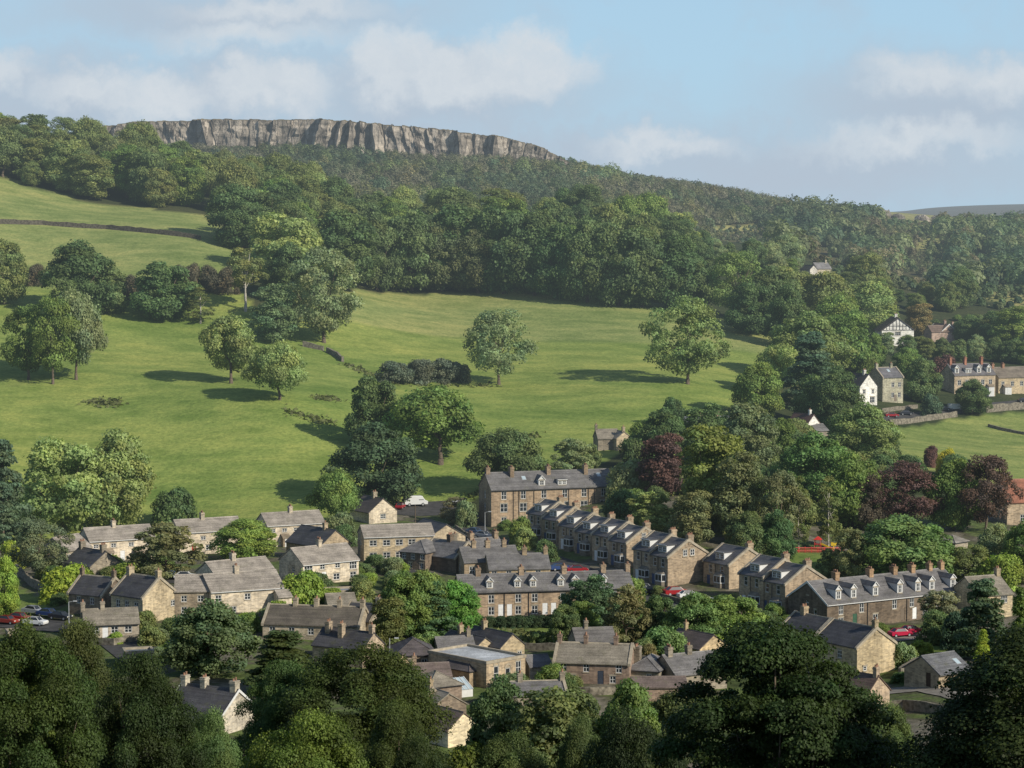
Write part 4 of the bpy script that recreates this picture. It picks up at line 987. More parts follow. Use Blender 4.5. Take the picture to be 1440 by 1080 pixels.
# --- park and gardens in the middle right
PARK = [
 (900,968,576,645,'syc1',G2,'dark bushy tree right of the lone stone cottage'),
 (903,962,612,700,'tall1',COP,'copper red tree below the hidden slate house'),
 (955,1046,602,745,'tall1',(0.188,0.219,0.060),'tall yellow green tree with even oval crown in the park'),
 (958,1030,570,640,'syc3',G2,'dark tree hiding the slate house left side'),
 (1005,1090,570,670,'syc2',(0.158,0.194,0.090),'grey green tree in front of the hidden chimneys'),
 (1085,1120,590,660,'tall1',G1,'slim green tree left of the white gabled cottage'),
 (1010,1075,640,765,'tall1',(0.143,0.162,0.072),'tall olive tree left of the two park birches'),
 (1055,1135,665,775,'ash2',(0.143,0.162,0.075),'feathery olive tree beside the left park birch'),
 (1095,1200,612,705,'syc1',(0.150,0.235,0.068),'bright green domed tree right below the white cottage'),
 (1108,1138,672,772,'birch1',G4,'left of two pale stemmed birches by the playground'),
 (1146,1184,672,772,'birch1',G4,'right of two pale stemmed birches by the playground'),
 (1160,1240,640,740,'syc3',G1,'green tree behind the birches, below the rounded sycamore'),
 (1222,1322,652,745,'ash2',COP,'broad copper beech right of the birches'),
 (1195,1250,668,745,'syc3',(0.105,0.081,0.053),'bronze tree at the left side of the broad copper beech'),
 (1305,1378,648,745,'syc2',G1,'green tree between the two copper beeches'),
 (1345,1428,642,750,'ash1',(0.112,0.073,0.057),'purple brown beech beside the orange roof'),
 (1318,1345,632,668,'bush1',GOLD,'yellow leaved shrub at the bottom edge of the right-hand field'),
 (1298,1320,628,656,'bush1',COP,'purple shrub left of the yellow leaved shrub'),
 (1190,1330,728,818,'syc1',(0.180,0.251,0.083),'wide pale green tree above the dormered terrace ridge'),
 (1255,1345,742,820,'syc3',(0.128,0.203,0.060),'green tree right of the wide pale tree over the terrace ridge'),
 (1330,1395,768,822,'syc3',G4,'brownish green tree behind the right end of the dormered terrace'),
 (1375,1425,738,810,'syc2',G5,'soft pale tree left of the orange roofed house garden'),
 (1408,1470,735,820,'syc1',G1,'green tree at the right edge under the orange roof'),
 (1372,1440,780,825,'bush1',G3,'bright green bushes right of the dormered terrace'),
 (1314,1334,782,808,'bush1',COP,'small dark red bush behind the dormered terrace'),
 (880,946,692,748,'willow1',PALE,'pale rounded garden tree above the stepped terrace lawn'),
 (948,1002,692,768,'tall1',(0.180,0.186,0.083),'soft olive upright tree at the right of the lawn'),
 (1000,1042,698,748,'syc3',G2,'dark small tree with a visible stem on the park lawn'),
 (1022,1080,722,790,'syc2',G6,'green tree behind the second gable of the stepped terrace'),
 (1066,1120,720,792,'syc1',(0.098,0.162,0.060),'fresh dark tree beside the playground lawn'),
 (1150,1180,772,812,'willow1',G6,'small thin tree on the playground lawn'),
 (1172,1222,745,818,'willow1',(0.210,0.211,0.090),'wispy willow like tree right of the playground lawn'),
 (856,912,648,700,'bush1',G5,'pale bush right of the tall terrace end'),
 (775,835,618,672,'willow1',G5,'pale loose tree behind the tall terrace right end'),
 (802,842,622,664,'syc3',G6,'green tree left of the lone stone cottage'),
 (848,905,690,735,'bush2',G2,'dark bush at the right end wall of the tall terrace'),
 (800,835,640,668,'bush1',PALE,'light bush directly behind the tall terrace ridge'),
 (752,776,652,672,'bush1',GOLD,'small yellow bush behind the tall terrace ridge'),
]
for a, b, t, yb, k, c, lab in PARK:
    bush = k.startswith('bush'); plant(a, b, t, yb, k, c, lab, None, 'bush' if bush else 'tree', name='bush' if bush else 'broadleaf_tree')
for a, b, t, yb in ((1250,1300,640,668),(1270,1310,655,690),(1320,1370,640,672),(1220,1260,640,672),(1060,1100,660,700),(1095,1130,600,640),(1190,1225,655,690),(1230,1265,600,640),(900,940,640,690),(930,965,560,600)):
    plant(a, b, t, yb, 'bush2', G2, 'dark undergrowth bush between the park trees', 'undergrowth bushes between the park trees', 'bush', name='bush')

# --- village trees
VIL = [
 (-30,42,622,770,'con1',TEAL,'tall blue green conifer at the left edge'),
 (-20,30,680,775,'con1',TEAL,'shorter blue green conifer at the left edge'),
 (18,92,732,815,'ash2',(0.165,0.186,0.098),'grey green feathery tree at far left above the street wall'),
 (-15,28,785,872,'syc2',G3,'bright green tree at the left edge above the street'),
 (0,30,762,800,'bush1',LIME,'lime bush at the left edge below the conifers'),
 (62,132,795,842,'bush1',LIME,'bright lime bush in front of the dark roofed cottage'),
 (150,215,790,818,'bush2',G3,'bright shrub by the parked blue cars'),
 (185,282,738,815,'willow1',(0.173,0.170,0.075),'brownish olive spreading tree between two council houses'),
 (296,394,732,786,'syc1',(0.195,0.267,0.060),'round bright green tree between council houses'),
 (455,500,722,762,'bush1',G5,'pale green bush left of the long buff block'),
 (465,500,738,768,'bush2',G2,'dark bush at the left wall of the long buff block'),
 (392,456,805,858,'bush1',G3,'sunny green bush right of the large buff house'),
 (490,530,815,845,'bush2',G4,'olive bush beside the blue parked car'),
 (236,354,848,950,'syc1',(0.128,0.170,0.075),'dark sycamore with big leaf clusters left of centre'),
 (345,450,888,975,'con1',(0.068,0.094,0.030),'broad dark yew in the lower left'),
 (530,602,806,896,'syc1',G1,'olive green tree at the left of the central clump'),
 (520,572,842,920,'tall1',(0.128,0.138,0.045),'dull olive upright tree beside the cream gables'),
 (565,628,804,896,'syc2',(0.158,0.211,0.060),'yellowish tree at the top of the central clump'),
 (582,640,818,898,'con1',(0.075,0.138,0.057),'dark conifer in the middle of the central clump'),
 (612,674,818,896,'syc2',(0.128,0.251,0.053),'bright green rounded tree at the right of the central clump'),
 (620,668,700,738,'willow1',(0.180,0.178,0.098),'grey brown garden shrub beside the car park'),
 (640,672,705,742,'bush1',G5,'pale round shrub at the corner of the tall terrace'),
 (715,748,728,768,'bush1',G1,'green shrub against the front wall of the tall terrace'),
 (722,755,742,772,'bush2',PALE,'pale front garden bush below the tall terrace'),
 (750,785,760,790,'bush2',G2,'dark bush at the street side below the stepped terrace'),
 (772,816,852,905,'syc2',G6,'neatly rounded tree at the right end of the hedge'),
 (798,838,846,898,'tall1',(0.158,0.219,0.060),'upright light green tree next to the rounded hedge end tree'),
 (795,868,812,880,'syc3',(0.093,0.146,0.068),'dark tree overlapping the right half of the lower terrace'),
 (850,912,825,905,'willow1',(0.180,0.170,0.075),'brown olive loose tree right of the lower terrace'),
 (866,910,812,850,'bush1',G1,'green bush behind the lower terrace end'),
 (900,950,838,898,'syc3',G2,'dark tree left of the light green garden clump'),
 (940,1016,836,908,'syc1',(0.128,0.194,0.060),'mid green tree beside the parked silver cars'),
 (980,1070,838,905,'syc3',(0.158,0.227,0.060),'light green wide tree below the second stepped gable'),
 (905,965,884,925,'bush1',(0.128,0.211,0.075),'clipped looking green bush above the small buff gable'),
 (1000,1016,876,905,'con2',LIME,'small lime cone shaped conifer by the buff gable'),
 (900,925,905,930,'bush2',RUST,'rust coloured bush behind the long pinkish house'),
 (1290,1352,832,892,'willow1',(0.225,0.227,0.128),'grey airy tree in front of the dormered terrace'),
 (1345,1420,816,925,'con1',(0.090,0.138,0.068),'large dark cedar like tree at lower right'),
 (1416,1450,828,930,'con2',(0.112,0.162,0.038),'tall green column conifer at the right edge'),
 (1371,1394,886,935,'con2',LIME,'golden cypress standing beside the slate garage'),
 (1290,1345,860,905,'bush2',G2,'dark hedge bush in the shade of the cedar'),
 (1322,1372,862,912,'bush2',(0.045,0.081,0.045),'deep green hedge bush left of the cedar foot'),
 (1255,1290,905,940,'bush1',G5,'grey green garden shrub right of the big barn gable'),
 (1230,1262,895,915,'bush2',G2,'dark shrub under the dormered terrace by the red cars'),
 (745,775,955,975,'bush2',G2,'dark bush in front of the pale outhouse'),
 (575,625,890,925,'bush1',(0.165,0.227,0.075),'light green bush behind the pyramid roofed house'),
]
for a, b, t, yb, k, c, lab in VIL:
    bush = k.startswith('bush'); con = k.startswith('con')
    plant(a, b, t, yb, k, c, lab, None, 'bush' if bush else 'tree', name='bush' if bush else 'conifer' if con else 'broadleaf_tree')
# clipped hedge below the lower terrace and garden bushes
for i in range(9):
    x = 662 + i*14.5; plant(x, x+22, 867 - i*.3, 882, 'bush1', (.05,.08,.035), 'dark bush of the clipped hedge along the front of the lower terrace', 'hedge along the front of the lower terrace', 'hedge', name='hedge_bush')
gb = [(215,245,800),(70,95,850),(262,300,775),(235,262,772),(330,360,850),(405,432,868),(440,470,858),(500,525,858),(545,575,806),(640,660,826),(700,722,745),(860,882,742),(915,938,838),(1012,1035,860),
      (1050,1078,872),(1095,1118,880),(1068,1095,900),(960,985,900),(860,885,900),(745,770,905),(690,720,905),(650,672,908),(1130,1160,905),(1280,1310,920),(1250,1275,935),(1225,1250,892),(200,230,905),(225,250,930),(150,175,905),(100,130,915),(1310,1340,900),(1255,1280,960),(1090,1120,862)]
for i, (a, b, yb) in enumerate(gb):
    plant(a, b, yb-(b-a)*.62, yb, 'bush1' if i%2 else 'bush2', [G1, G2, G4, G3, G6][i%5], 'small garden bush between the village houses', 'garden bushes between the village houses', 'bush', name='bush')

# --- foreground trees
FORE = [
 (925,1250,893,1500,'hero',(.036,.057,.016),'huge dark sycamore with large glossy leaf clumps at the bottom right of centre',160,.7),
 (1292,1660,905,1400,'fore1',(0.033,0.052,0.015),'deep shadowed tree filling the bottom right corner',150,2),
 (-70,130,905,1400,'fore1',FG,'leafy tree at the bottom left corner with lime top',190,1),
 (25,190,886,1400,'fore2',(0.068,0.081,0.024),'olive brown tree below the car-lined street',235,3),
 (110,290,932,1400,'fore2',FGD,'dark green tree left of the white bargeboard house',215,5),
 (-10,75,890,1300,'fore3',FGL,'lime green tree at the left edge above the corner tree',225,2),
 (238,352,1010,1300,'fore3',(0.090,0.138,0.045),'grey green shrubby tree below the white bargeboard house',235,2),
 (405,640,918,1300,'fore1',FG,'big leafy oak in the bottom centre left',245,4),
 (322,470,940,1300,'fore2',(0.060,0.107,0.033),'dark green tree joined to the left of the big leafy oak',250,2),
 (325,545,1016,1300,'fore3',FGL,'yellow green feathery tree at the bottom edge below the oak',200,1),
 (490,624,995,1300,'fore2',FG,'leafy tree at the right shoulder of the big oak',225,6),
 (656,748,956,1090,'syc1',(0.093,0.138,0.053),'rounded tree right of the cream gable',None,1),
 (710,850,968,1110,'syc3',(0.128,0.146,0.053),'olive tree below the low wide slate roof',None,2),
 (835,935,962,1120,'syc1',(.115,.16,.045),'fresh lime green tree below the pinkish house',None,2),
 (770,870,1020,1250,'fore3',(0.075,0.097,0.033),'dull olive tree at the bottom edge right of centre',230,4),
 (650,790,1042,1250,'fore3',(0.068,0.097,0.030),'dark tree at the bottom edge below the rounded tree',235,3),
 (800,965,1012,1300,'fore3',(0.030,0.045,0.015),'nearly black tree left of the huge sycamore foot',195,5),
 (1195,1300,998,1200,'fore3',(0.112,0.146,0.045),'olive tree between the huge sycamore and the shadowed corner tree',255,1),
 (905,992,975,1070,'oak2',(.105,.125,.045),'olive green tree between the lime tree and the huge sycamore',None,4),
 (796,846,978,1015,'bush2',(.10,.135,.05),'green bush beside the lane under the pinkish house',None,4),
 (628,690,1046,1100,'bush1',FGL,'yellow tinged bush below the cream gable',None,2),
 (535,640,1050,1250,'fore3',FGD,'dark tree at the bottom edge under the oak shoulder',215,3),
]
for a, b, t, yb, k, c, lab, Y, rz in FORE:
    plant(a, b, t, yb, k, c, lab, None, 'bush' if k[:4] == 'bush' else 'tree', name='bush' if k[:4] == 'bush' else 'broadleaf_tree', Y=Y, rz=rz)

# loose garden growth and undergrowth in the gaps
def fill(polys, spacing, size, cols, label, group, seed, limit):
    r = random.Random(seed); got = []
    for poly in polys:
        W = wpoly(poly); xs = [p[0] for p in W]; ys = [p[1] for p in W]
        for _ in range(500):
            x = r.uniform(min(xs), max(xs)); y = r.uniform(min(ys), max(ys))
            if len(got) >= limit: break
            if not inpoly(np.array([x]), np.array([y]), W)[0] or any((x-a)**2+(y-b)**2 < spacing**2 for a, b in got): continue
            if any(inpoly(np.array([x]), np.array([y]), f)[0] for f in FOOT): continue
            got.append((x, y)); w = r.uniform(*size)
            put_tree(Vector((x, y, tz(x, y)-.2)), w, w*r.uniform(.55, .85), r.choice(['bush1', 'bush2']), r.choice(cols), label, group, 'bush', 'bush', r.uniform(0, 6))
fill([[(60,800),(200,800),(200,835),(80,850)], [(200,885),(260,885),(260,935),(200,935)], [(340,850),(400,850),(400,890),(340,890)], [(420,815),(560,800),(560,880),(440,860)],       [(700,950),(800,950),(800,1000),(700,1000)], [(860,850),(1090,865),(1090,930),(900,930)], [(880,965),(960,965),(960,1000),(880,1000)], [(1240,890),(1350,890),(1360,1000),(1260,1000)], [(540,905),(700,900),(700,935),(540,945)],
      [(200,780),(300,780),(300,800),(200,800)], [(1130,880),(1200,890),(1200,930),(1130,930)]], 4.6, (2.4, 5), [G1, G2, G4, G3, G6, G5], 'loose green bush in the gardens between the village houses', 'loose bushes of the village gardens', 5, 95)
fill([[(880,620),(1250,620),(1250,745),(1090,735),(960,700),(880,720)], [(1200,640),(1440,690),(1440,770),(1240,760)], [(1100,540),(1200,540),(1240,620),(1080,640)], [(1200,490),(1300,500),(1330,560),(1200,540)]], 7, (4, 9), [G2, G6, G4, G1], 'tall shrub filling the gaps between the park and garden trees', 'shrubs between the park and garden trees', 6, 75)

# ------------------------------------------------------------------ distant woods that read as one mass
def far_wood(name, poly, spacing, size, cols, seed, nq=110, quad=.42, label=None):
    r = np.random.default_rng(seed); W = wpoly(poly)
    xs = [p[0] for p in W]; ys = [p[1] for p in W]
    area = (max(xs)-min(xs))*(max(ys)-min(ys)); n = int(area/spacing**2)
    X = r.uniform(min(xs), max(xs), n); Y = r.uniform(min(ys), max(ys), n); k = inpoly(X, Y, W); X, Y = X[k], Y[k]
    low = np.array([.3 if blocks_view(x, y, size[1]) else 1.0 for x, y in zip(X, Y)])
    Z = tz(X, Y); n = len(X); h = size[0] + (size[1]-size[0])*r.power(.7, n)*(.55 + .45*np.sin(X*.05+Y*.013)*np.cos(Y*.045-X*.011)) + .5; h *= low
    pt = (np.sin(X*.037+Y*.011+2)*np.cos(Y*.023-X*.008) + .5*np.sin(X*.09)*np.sin(Y*.06+1) + 1.5)/3*len(cols)
    ci = np.clip(pt + r.normal(0, .9, n), 0, len(cols)-1e-3).astype(int); base = np.array(cols)[ci]*r.uniform(.7, 1.25, (n, 1))
    big = np.sin(X*.021+1)*np.cos(Y*.017) ; base *= (1+.18*big)[:, None]
    d = r.normal(size=(n, nq, 3)); d /= np.linalg.norm(d, axis=2, keepdims=True); d[:, :, 2] = np.abs(d[:, :, 2])*1.0 - .2
    wob = 1 + .25*np.sin(d[:, :, 0]*5 + X[:, None]) * np.cos(d[:, :, 1]*6 + Y[:, None])
    P = np.stack([X, Y, Z + h*.35], 1)[:, None, :] + d*wob[:, :, None]*np.stack([h*.46, h*.46, h*.62], 1)[:, None, :]*r.uniform(.8, 1.05, (n, nq, 1))
    N = d + np.array([0, 0, .25]) + r.normal(size=d.shape)*.28
    T_ = np.ones((n, nq, 4)); T_[:, :, :3] = base[:, None, :]*r.uniform(.75, 1.25, (n, nq, 1))
    V, Q = leaf_quads(P.reshape(-1, 3), N.reshape(-1, 3), quad*size[1]/7, r)
    o = link(name, quick_mesh(name, V, Q, 'foliage', T_.reshape(-1, 4)), col=(1, 1, 1))
    tag(o, label, 'woodland', None, 'stuff'); return n
HZ_COL = [(.105,.145,.085), (.125,.165,.09), (.145,.17,.09), (.16,.165,.095), (.175,.165,.105), (.20,.19,.12)]
nf = far_wood('hillside_wood', [(60,250),(160,206),(240,212),(330,212),(450,213),(540,214),(620,228),(780,232),(900,255),(1000,271),(1100,290),(1200,302),(1200,330),(1100,348),(900,328),(700,300),(450,286),(250,262)], 5.2, (3.5, 10), HZ_COL, 5, nq=150, quad=.34,
         label='brownish green scrubby wood covering the slope below the cliff')
nf2 = far_wood('valley_wood', [(1090,352),(1100,300),(1200,309),(1290,316),(1450,326),(1500,334),(1500,425),(1440,445),(1290,412),(1170,385)], 9.5, (8, 19), [(.095,.15,.08), (.13,.185,.085), (.17,.20,.09), (.20,.23,.11), (.21,.185,.10)], 6, nq=330, quad=.30,
         label='hazy green woodland filling the far side of the valley at right')
far_wood('hillside_scrub', [(1090,352),(1100,300),(1200,309),(1290,316),(1450,326),(1500,334),(1500,425),(1440,445),(1290,412),(1170,385)], 5.0, (1.5, 3.5), [(.12,.16,.075), (.16,.18,.085), (.19,.19,.10)], 8, nq=40, quad=.6,
         label='low green scrub between the trees of the far valley side')
far_wood('hillside_wood', [(60,250),(160,212),(330,218),(540,222),(620,236),(780,240),(900,262),(1000,278),(1100,296),(1200,308),(1200,330),(1100,348),(900,328),(700,300),(450,286),(250,262)], 24, (9, 14), [(.12,.165,.07), (.16,.20,.08), (.20,.20,.09), (.10,.15,.08), (.22,.19,.09)], 15, nq=330, quad=.24,
         label='scattered taller trees standing above the scrubby wood on the slope under the cliff')
far_wood('hillside_scrub', [(160,206),(330,212),(540,214),(620,228),(780,232),(900,255),(1000,271),(1100,290),(1200,302),(1200,330),(900,300),(600,262),(330,240)], 4.6, (1.2, 3), [(.15,.15,.08), (.17,.145,.09), (.13,.15,.075)], 9, nq=36, quad=.6,
         label='low brownish scrub on the slope right under the cliff')
print('far trees', nf, nf2, 'wood trees', n1, 'total', NTREE + n1)
# ------------------------------------------------------------------ cliff along the skyline
def interp(tab, x): return float(np.interp(x, [a for a, b in tab], [b for a, b in tab]))
TOP = [(120,181),(160,177),(185,173),(250,170),(330,168.5),(450,168.5),(520,173),(580,177),(640,184),(700,193),(750,207),(775,217),(800,229)]
BOT = [(120,190),(160,198),(200,205),(250,211),(300,211),(340,210),(420,209),(450,208),(500,214),(540,212),(580,219),(620,229),(650,227),(680,236),(720,231),(760,230),(800,233)]
def build_cliff():
    r = random.Random(9); Y0 = 1500.0; k = F/Y0; G = np.random.default_rng(4)
    ph = G.uniform(0, 6.28, (12, 3)); fr = G.uniform(.15, 1.1, (12, 2))
    def rough(s, z):                       # craggy offset, larger blocks first
        v = 0
        for i in range(12): v += math.sin(s*fr[i, 0] + ph[i, 0] + 1.6*math.sin(z*fr[i, 1]*.7 + ph[i, 1]))*(.34 if i > 5 else .6)
        return v
    CELL = {}
    def cell(X, z): return CELL.setdefault((int((X+z*.15)/3.2+500), int((z+X*.1)/4.5)), r.uniform(-1.2, 1.0)) + .5*CELL.setdefault((int((X-z*.1)/1.5+5000), int(z/2.2), 1), r.uniform(-.8, .8))
    segs = []; x = (120-CX)/k; y = Y0; xe = (800-CX)/k
    while x < xe:
        a = rad(r.uniform(48, 80)); dark = r.uniform(4.5, 11) if r.random() < .36 else r.uniform(.6, 2)
        lit = r.uniform(9, 20) if r.random() < .4 else r.uniform(4, 9)
        nx, ny = x + dark*math.cos(a), y - dark*math.sin(a); segs.append((x, y, nx, ny, r.uniform(-.7, .3), r.uniform(-3.0, 2.0), r.uniform(-.6, 1.6))); x, y = nx, ny
        ty = Y0 + r.uniform(-1.2, 1.2); n = r.choice((1, 1, 2))
        for i in range(n):
            nx, ny = x + lit/n, y + (ty - y)*(.5 + .5*i if n == 2 else 1) + (r.uniform(-1, 1) if n == 2 and i == 0 else 0)
            segs.append((x, y, nx, ny, r.uniform(-.7, .3), r.uniform(-3.0, 2.0), r.uniform(-.6, 1.6))); x, y = nx, ny
    m = MB(); NR = 12; prevtop = None
    for (x, y, nx, ny, dt, db, lean) in segs:
        ns = max(2, int(math.hypot(nx-x, ny-y)/1.1)); ledge = r.choice((0, 0, .45, .6, .75)); back = r.uniform(.8, 2.2)
        cols = []
        for i in range(ns+1):
            u = i/ns; X, Y = x + (nx-x)*u, y + (ny-y)*u; px_ = CX + X*k
            zt = at(px_, interp(TOP, px_), Y0)[2] + dt + r.uniform(-.3, .3); zb = at(px_, interp(BOT, px_), Y0)[2] - 1.5 + db
            c = []
            for j in range(NR+1):
                t = j/NR; z = zb + (zt-zb)*t; q = cell(X, z)*1.0 + rough(X, z)*.16 + lean*(t-.5)*1.6 + (back if ledge and t > ledge else 0)
                c.append((X + .12*rough(z+X*.2, X) + (z-zb)*.28*math.sin(X*.045+1) , Y + q*.75, z))
            cols.append(c)
        for a, b in zip(cols[:-1], cols[1:]):
            for j in range(NR): m.poly([a[j], b[j], b[j+1], a[j+1]])
            prev = (a[NR], b[NR])
            for dy, dz in ((2.5, .6), (14, 1.0), (60, -1), (260, -14)):
                q = ((a[NR][0], a[NR][1]+dy, a[NR][2]+dz), (b[NR][0], b[NR][1]+dy, b[NR][2]+dz))
                m.poly([prev[0], prev[1], q[1], q[0]], 1); prev = q
        if prevtop:                        # close the step between two buttresses
            for j in range(NR): m.poly([prevtop[j], cols[0][j], cols[0][j+1], prevtop[j+1]])
        prevtop = cols[-1]
    tag(m.build('cliff', ['gritstone', 'heather']), kind='structure')
build_cliff()
# rocky outcrops on the right-hand ridge
def boulder(px_, py_, Y, w, h, label):
    p = at(px_, py_, Y); r = random.Random(int(px_)); m = MB(); k = F/Y; n = 9
    rings = []
    for j in range(5):
        z = h*(j/4); q = (1-.12*j)*(1 if j < 4 else .7)
        rings.append([(math.cos(2*PI*i/n)*w/2*q*r.uniform(.75, 1.2), math.sin(2*PI*i/n)*w/3*q*r.uniform(.75, 1.2), z*r.uniform(.9, 1.1) - 1) for i in range(n)])
    for a, b in zip(rings[:-1], rings[1:]):
        for i in range(n): m.poly([a[i], a[(i+1)%n], b[(i+1)%n], b[i]])
    m.poly(rings[-1])
    tag(m.build('outcrop', 'gritstone', None, (p[0], p[1], tz(p[0], p[1]))), label, 'rock', 'rocky outcrops on the far right ridge')
for a in ((1228,300,1700,16,6),(1245,301,1720,12,7),(1262,300,1720,14,5),(1296,304,1760,16,5),(1318,306,1760,12,6),(1330,312,1700,8,7)):
    boulder(*a, 'pale rock outcrop on the far right ridge line')

# ------------------------------------------------------------------ field walls
def stone_wall(name, pts, label, h=1.4, th=.6, group=None, mat='dry_stone'):
    P = [hit(*p) for p in pts]; Q = []; r = random.Random(len(pts))
    for a, b in zip(P[:-1], P[1:]):
        n = max(1, int((b-a).length/2.0)); Q += [a.lerp(b, i/n) for i in range(n)]
    Q.append(P[-1]); m = MB(); prev = None; o = Q[0]
    for i, q in enumerate(Q):
        d = Q[min(i+1, len(Q)-1)] - Q[max(i-1, 0)]; d.z = 0; d.normalize(); n = Vector((-d.y, d.x, 0)); z = tz(q.x, q.y); hh = h*r.uniform(.86, 1.08)
        row = [(q.x+n.x*s*th/2*t-o.x, q.y+n.y*s*th/2*t-o.y, z+zz-o.z) for s, t, zz in ((-1, 1.1, -.6), (-1, .8, hh), (1, .8, hh), (1, 1.1, -.6))]
        if prev:
            for j in range(3): m.poly([prev[j], prev[j+1], row[j+1], row[j]])
        else: m.poly(row)
        prev = row
    m.poly(prev)
    return tag(m.build(name, mat, None, tuple(o)), label, 'wall', group)
stone_wall('stone_wall', [(-60,314),(60,316),(150,322),(240,331),(282,337)], 'long dark dry stone wall across the upper left field', 1.7, .7, None, 'dark_stone')
stone_wall('stone_wall', [(426,487),(455,493)], 'short dark length of field wall left of a gap, beside the pale tree', 1.6, .8)
stone_wall('stone_wall', [(460,495),(474,502),(482,509)], 'short field wall length right of the gap, ending in the grass', 1.6, .8)
stone_wall('stone_wall', [(1250,597),(1300,592),(1345,586)], 'pale retaining wall holding the road above the right-hand field', 1.7, .7)
stone_wall('stone_wall', [(1386,580),(1415,577),(1470,572)], 'taller retaining wall at the right edge below the tan terrace', 2.4, .7)
stone_wall('stone_wall', [(1240,580),(1262,577),(1290,574)], 'front garden wall behind the red car on the walled road', 1.3, .5)
stone_wall('stone_wall', [(22,803),(45,825),(62,832)], 'curved pale wall climbing behind the left street', 1.6, .5)
stone_wall('stone_wall', [(1390,600),(1412,606),(1445,612)], 'low ragged field wall across the right-hand field', .9, .7)
stone_wall('stone_wall', [(1265,954),(1282,944),(1292,938)], 'stone yard wall between the barn gable and the slate garage', 1.8, .5)
stone_wall('stone_wall', [(1225,1003),(1270,998),(1330,1005)], 'dark wall below the lane at lower right', 1.5, .5)
stone_wall('stone_wall', [(930,842),(985,858),(1040,868)], 'street wall in front of the stepped terrace', 1.1, .4)
stone_wall('stone_wall', [(640,744),(668,762),(690,772)], 'garden wall left of the tall terrace', 1.1, .4)

for a in (([(420,806),(470,812),(505,806)], 'garden wall in front of the corner windowed council house'), ([(640,908),(720,912),(790,915)], 'low wall at the foot of the grass bank under the lower terrace'),
          ([(770,975),(830,978),(880,976)], 'garden wall in front of the long pinkish house'), ([(110,905),(160,908),(200,900)], 'garden wall before the low mossy cottage'),
          ([(1165,892),(1210,893),(1250,892)], 'front wall along the dormered terrace gardens'), ([(1040,885),(1075,888),(1110,884)], 'wall behind the white car above the huge sycamore'),
          ([(330,870),(360,872),(400,868)], 'garden wall left of the mossy row'), ([(880,930),(930,935),(980,930)], 'garden wall behind the massive chimney stack house'), ([(500,800),(520,806),(555,803)], 'wall beside the navy car under the buff block')):
    stone_wall('stone_wall', a[0], a[1], 1.2, .45)

# tufts of rushes on the field
def tufts(label, pts, n, seed):
    r = np.random.default_rng(seed); P = []
    Wp = [hit(*p) for p in pts]
    for i in range(n):
        k = r.uniform(0, len(Wp)-1.001); a, b = Wp[int(k)], Wp[int(k)+1]; q = a.lerp(b, k-int(k)); x, y = q.x + r.normal()*1.2, q.y + r.normal()*2
        P.append((x, y, tz(x, y) + .25))
    P = np.array(P); V, Q = leaf_quads(P, r.normal(size=P.shape)+np.array([0, 0, .6]), .5, r)
    t = np.ones((n, 4)); t[:, :3] = r.uniform(.6, 1.3, (n, 1))
    tag(link('rough_grass', quick_mesh('rough_grass', V, Q, 'foliage', t), col=(.15,.165,.06)), label, 'grass', None, 'stuff')
tufts('dark rushes along a dip in the field', [(405,578),(440,588),(470,597)], 160, 1)
tufts('rough grass line running across the middle field', [(485,512),(530,530),(560,540),(700,542)], 420, 2)
tufts('dark patch of rushes on the left field', [(130,567),(165,567)], 220, 3)
tufts('rough grass patch below the field wall', [(445,560),(470,562)], 120, 4)
tufts('rough grass at the edge of the lower field', [(660,700),(690,690),(720,615),(760,612)], 200, 5)
tufts('dry grass bank below the lower terrace', [(640,896),(700,892),(790,896),(700,905)], 900, 6)

# ------------------------------------------------------------------ cars
def car_mesh(van=False):
    m = MB()
    if van: prof = [(-2.2,.35),(2.25,.35),(2.3,.9),(1.75,1.1),(1.2,1.9),(-2.2,1.95)]
    else: prof = [(-2.05,.32),(2.05,.32),(2.12,.62),(1.95,.82),(1.0,.93),(-1.35,.98),(-2.05,.92),(-2.12,.6)]
    n = len(prof)
    secs = [(-.84, .94), (-.80, 1.0), (.80, 1.0), (.84, .94)]
    R = [[(x*(1 if abs(y) < .82 else .985), y, .35 + (z-.35)*q) for x, z in prof] for y, q in secs]
    for a, b in zip(R[:-1], R[1:]):
        for i in range(n): j = (i+1) % n; m.poly([a[i], a[j], b[j], b[i]])
    m.poly(R[0][::-1]); m.poly(R[-1])
    if not van:
        a = [(.55,1.40),(-.95,1.42)]; lo = [(1.05,.92),(-1.55,.96)]
        m.poly([(a[0][0],-.58,a[0][1]), (a[0][0],.58,a[0][1]), (a[1][0],.58,a[1][1]), (a[1][0],-.58,a[1][1])][::-1])
        m.poly([(a[0][0],-.58,a[0][1]), (a[0][0],.58,a[0][1]), (a[1][0],.58,a[1][1]), (a[1][0],-.58,a[1][1])])
        for s in (-1, 1):
            for x0, x1, z1, zl in ((a[0][0], lo[0][0], a[0][1], lo[0][1]), (a[1][0], lo[1][0], a[1][1], lo[1][1])):
                m.tube((x0, s*.58, z1-.02), (x1, s*.74, zl), .05, .06, 5)
    return m.mesh('body', 'car_paint')
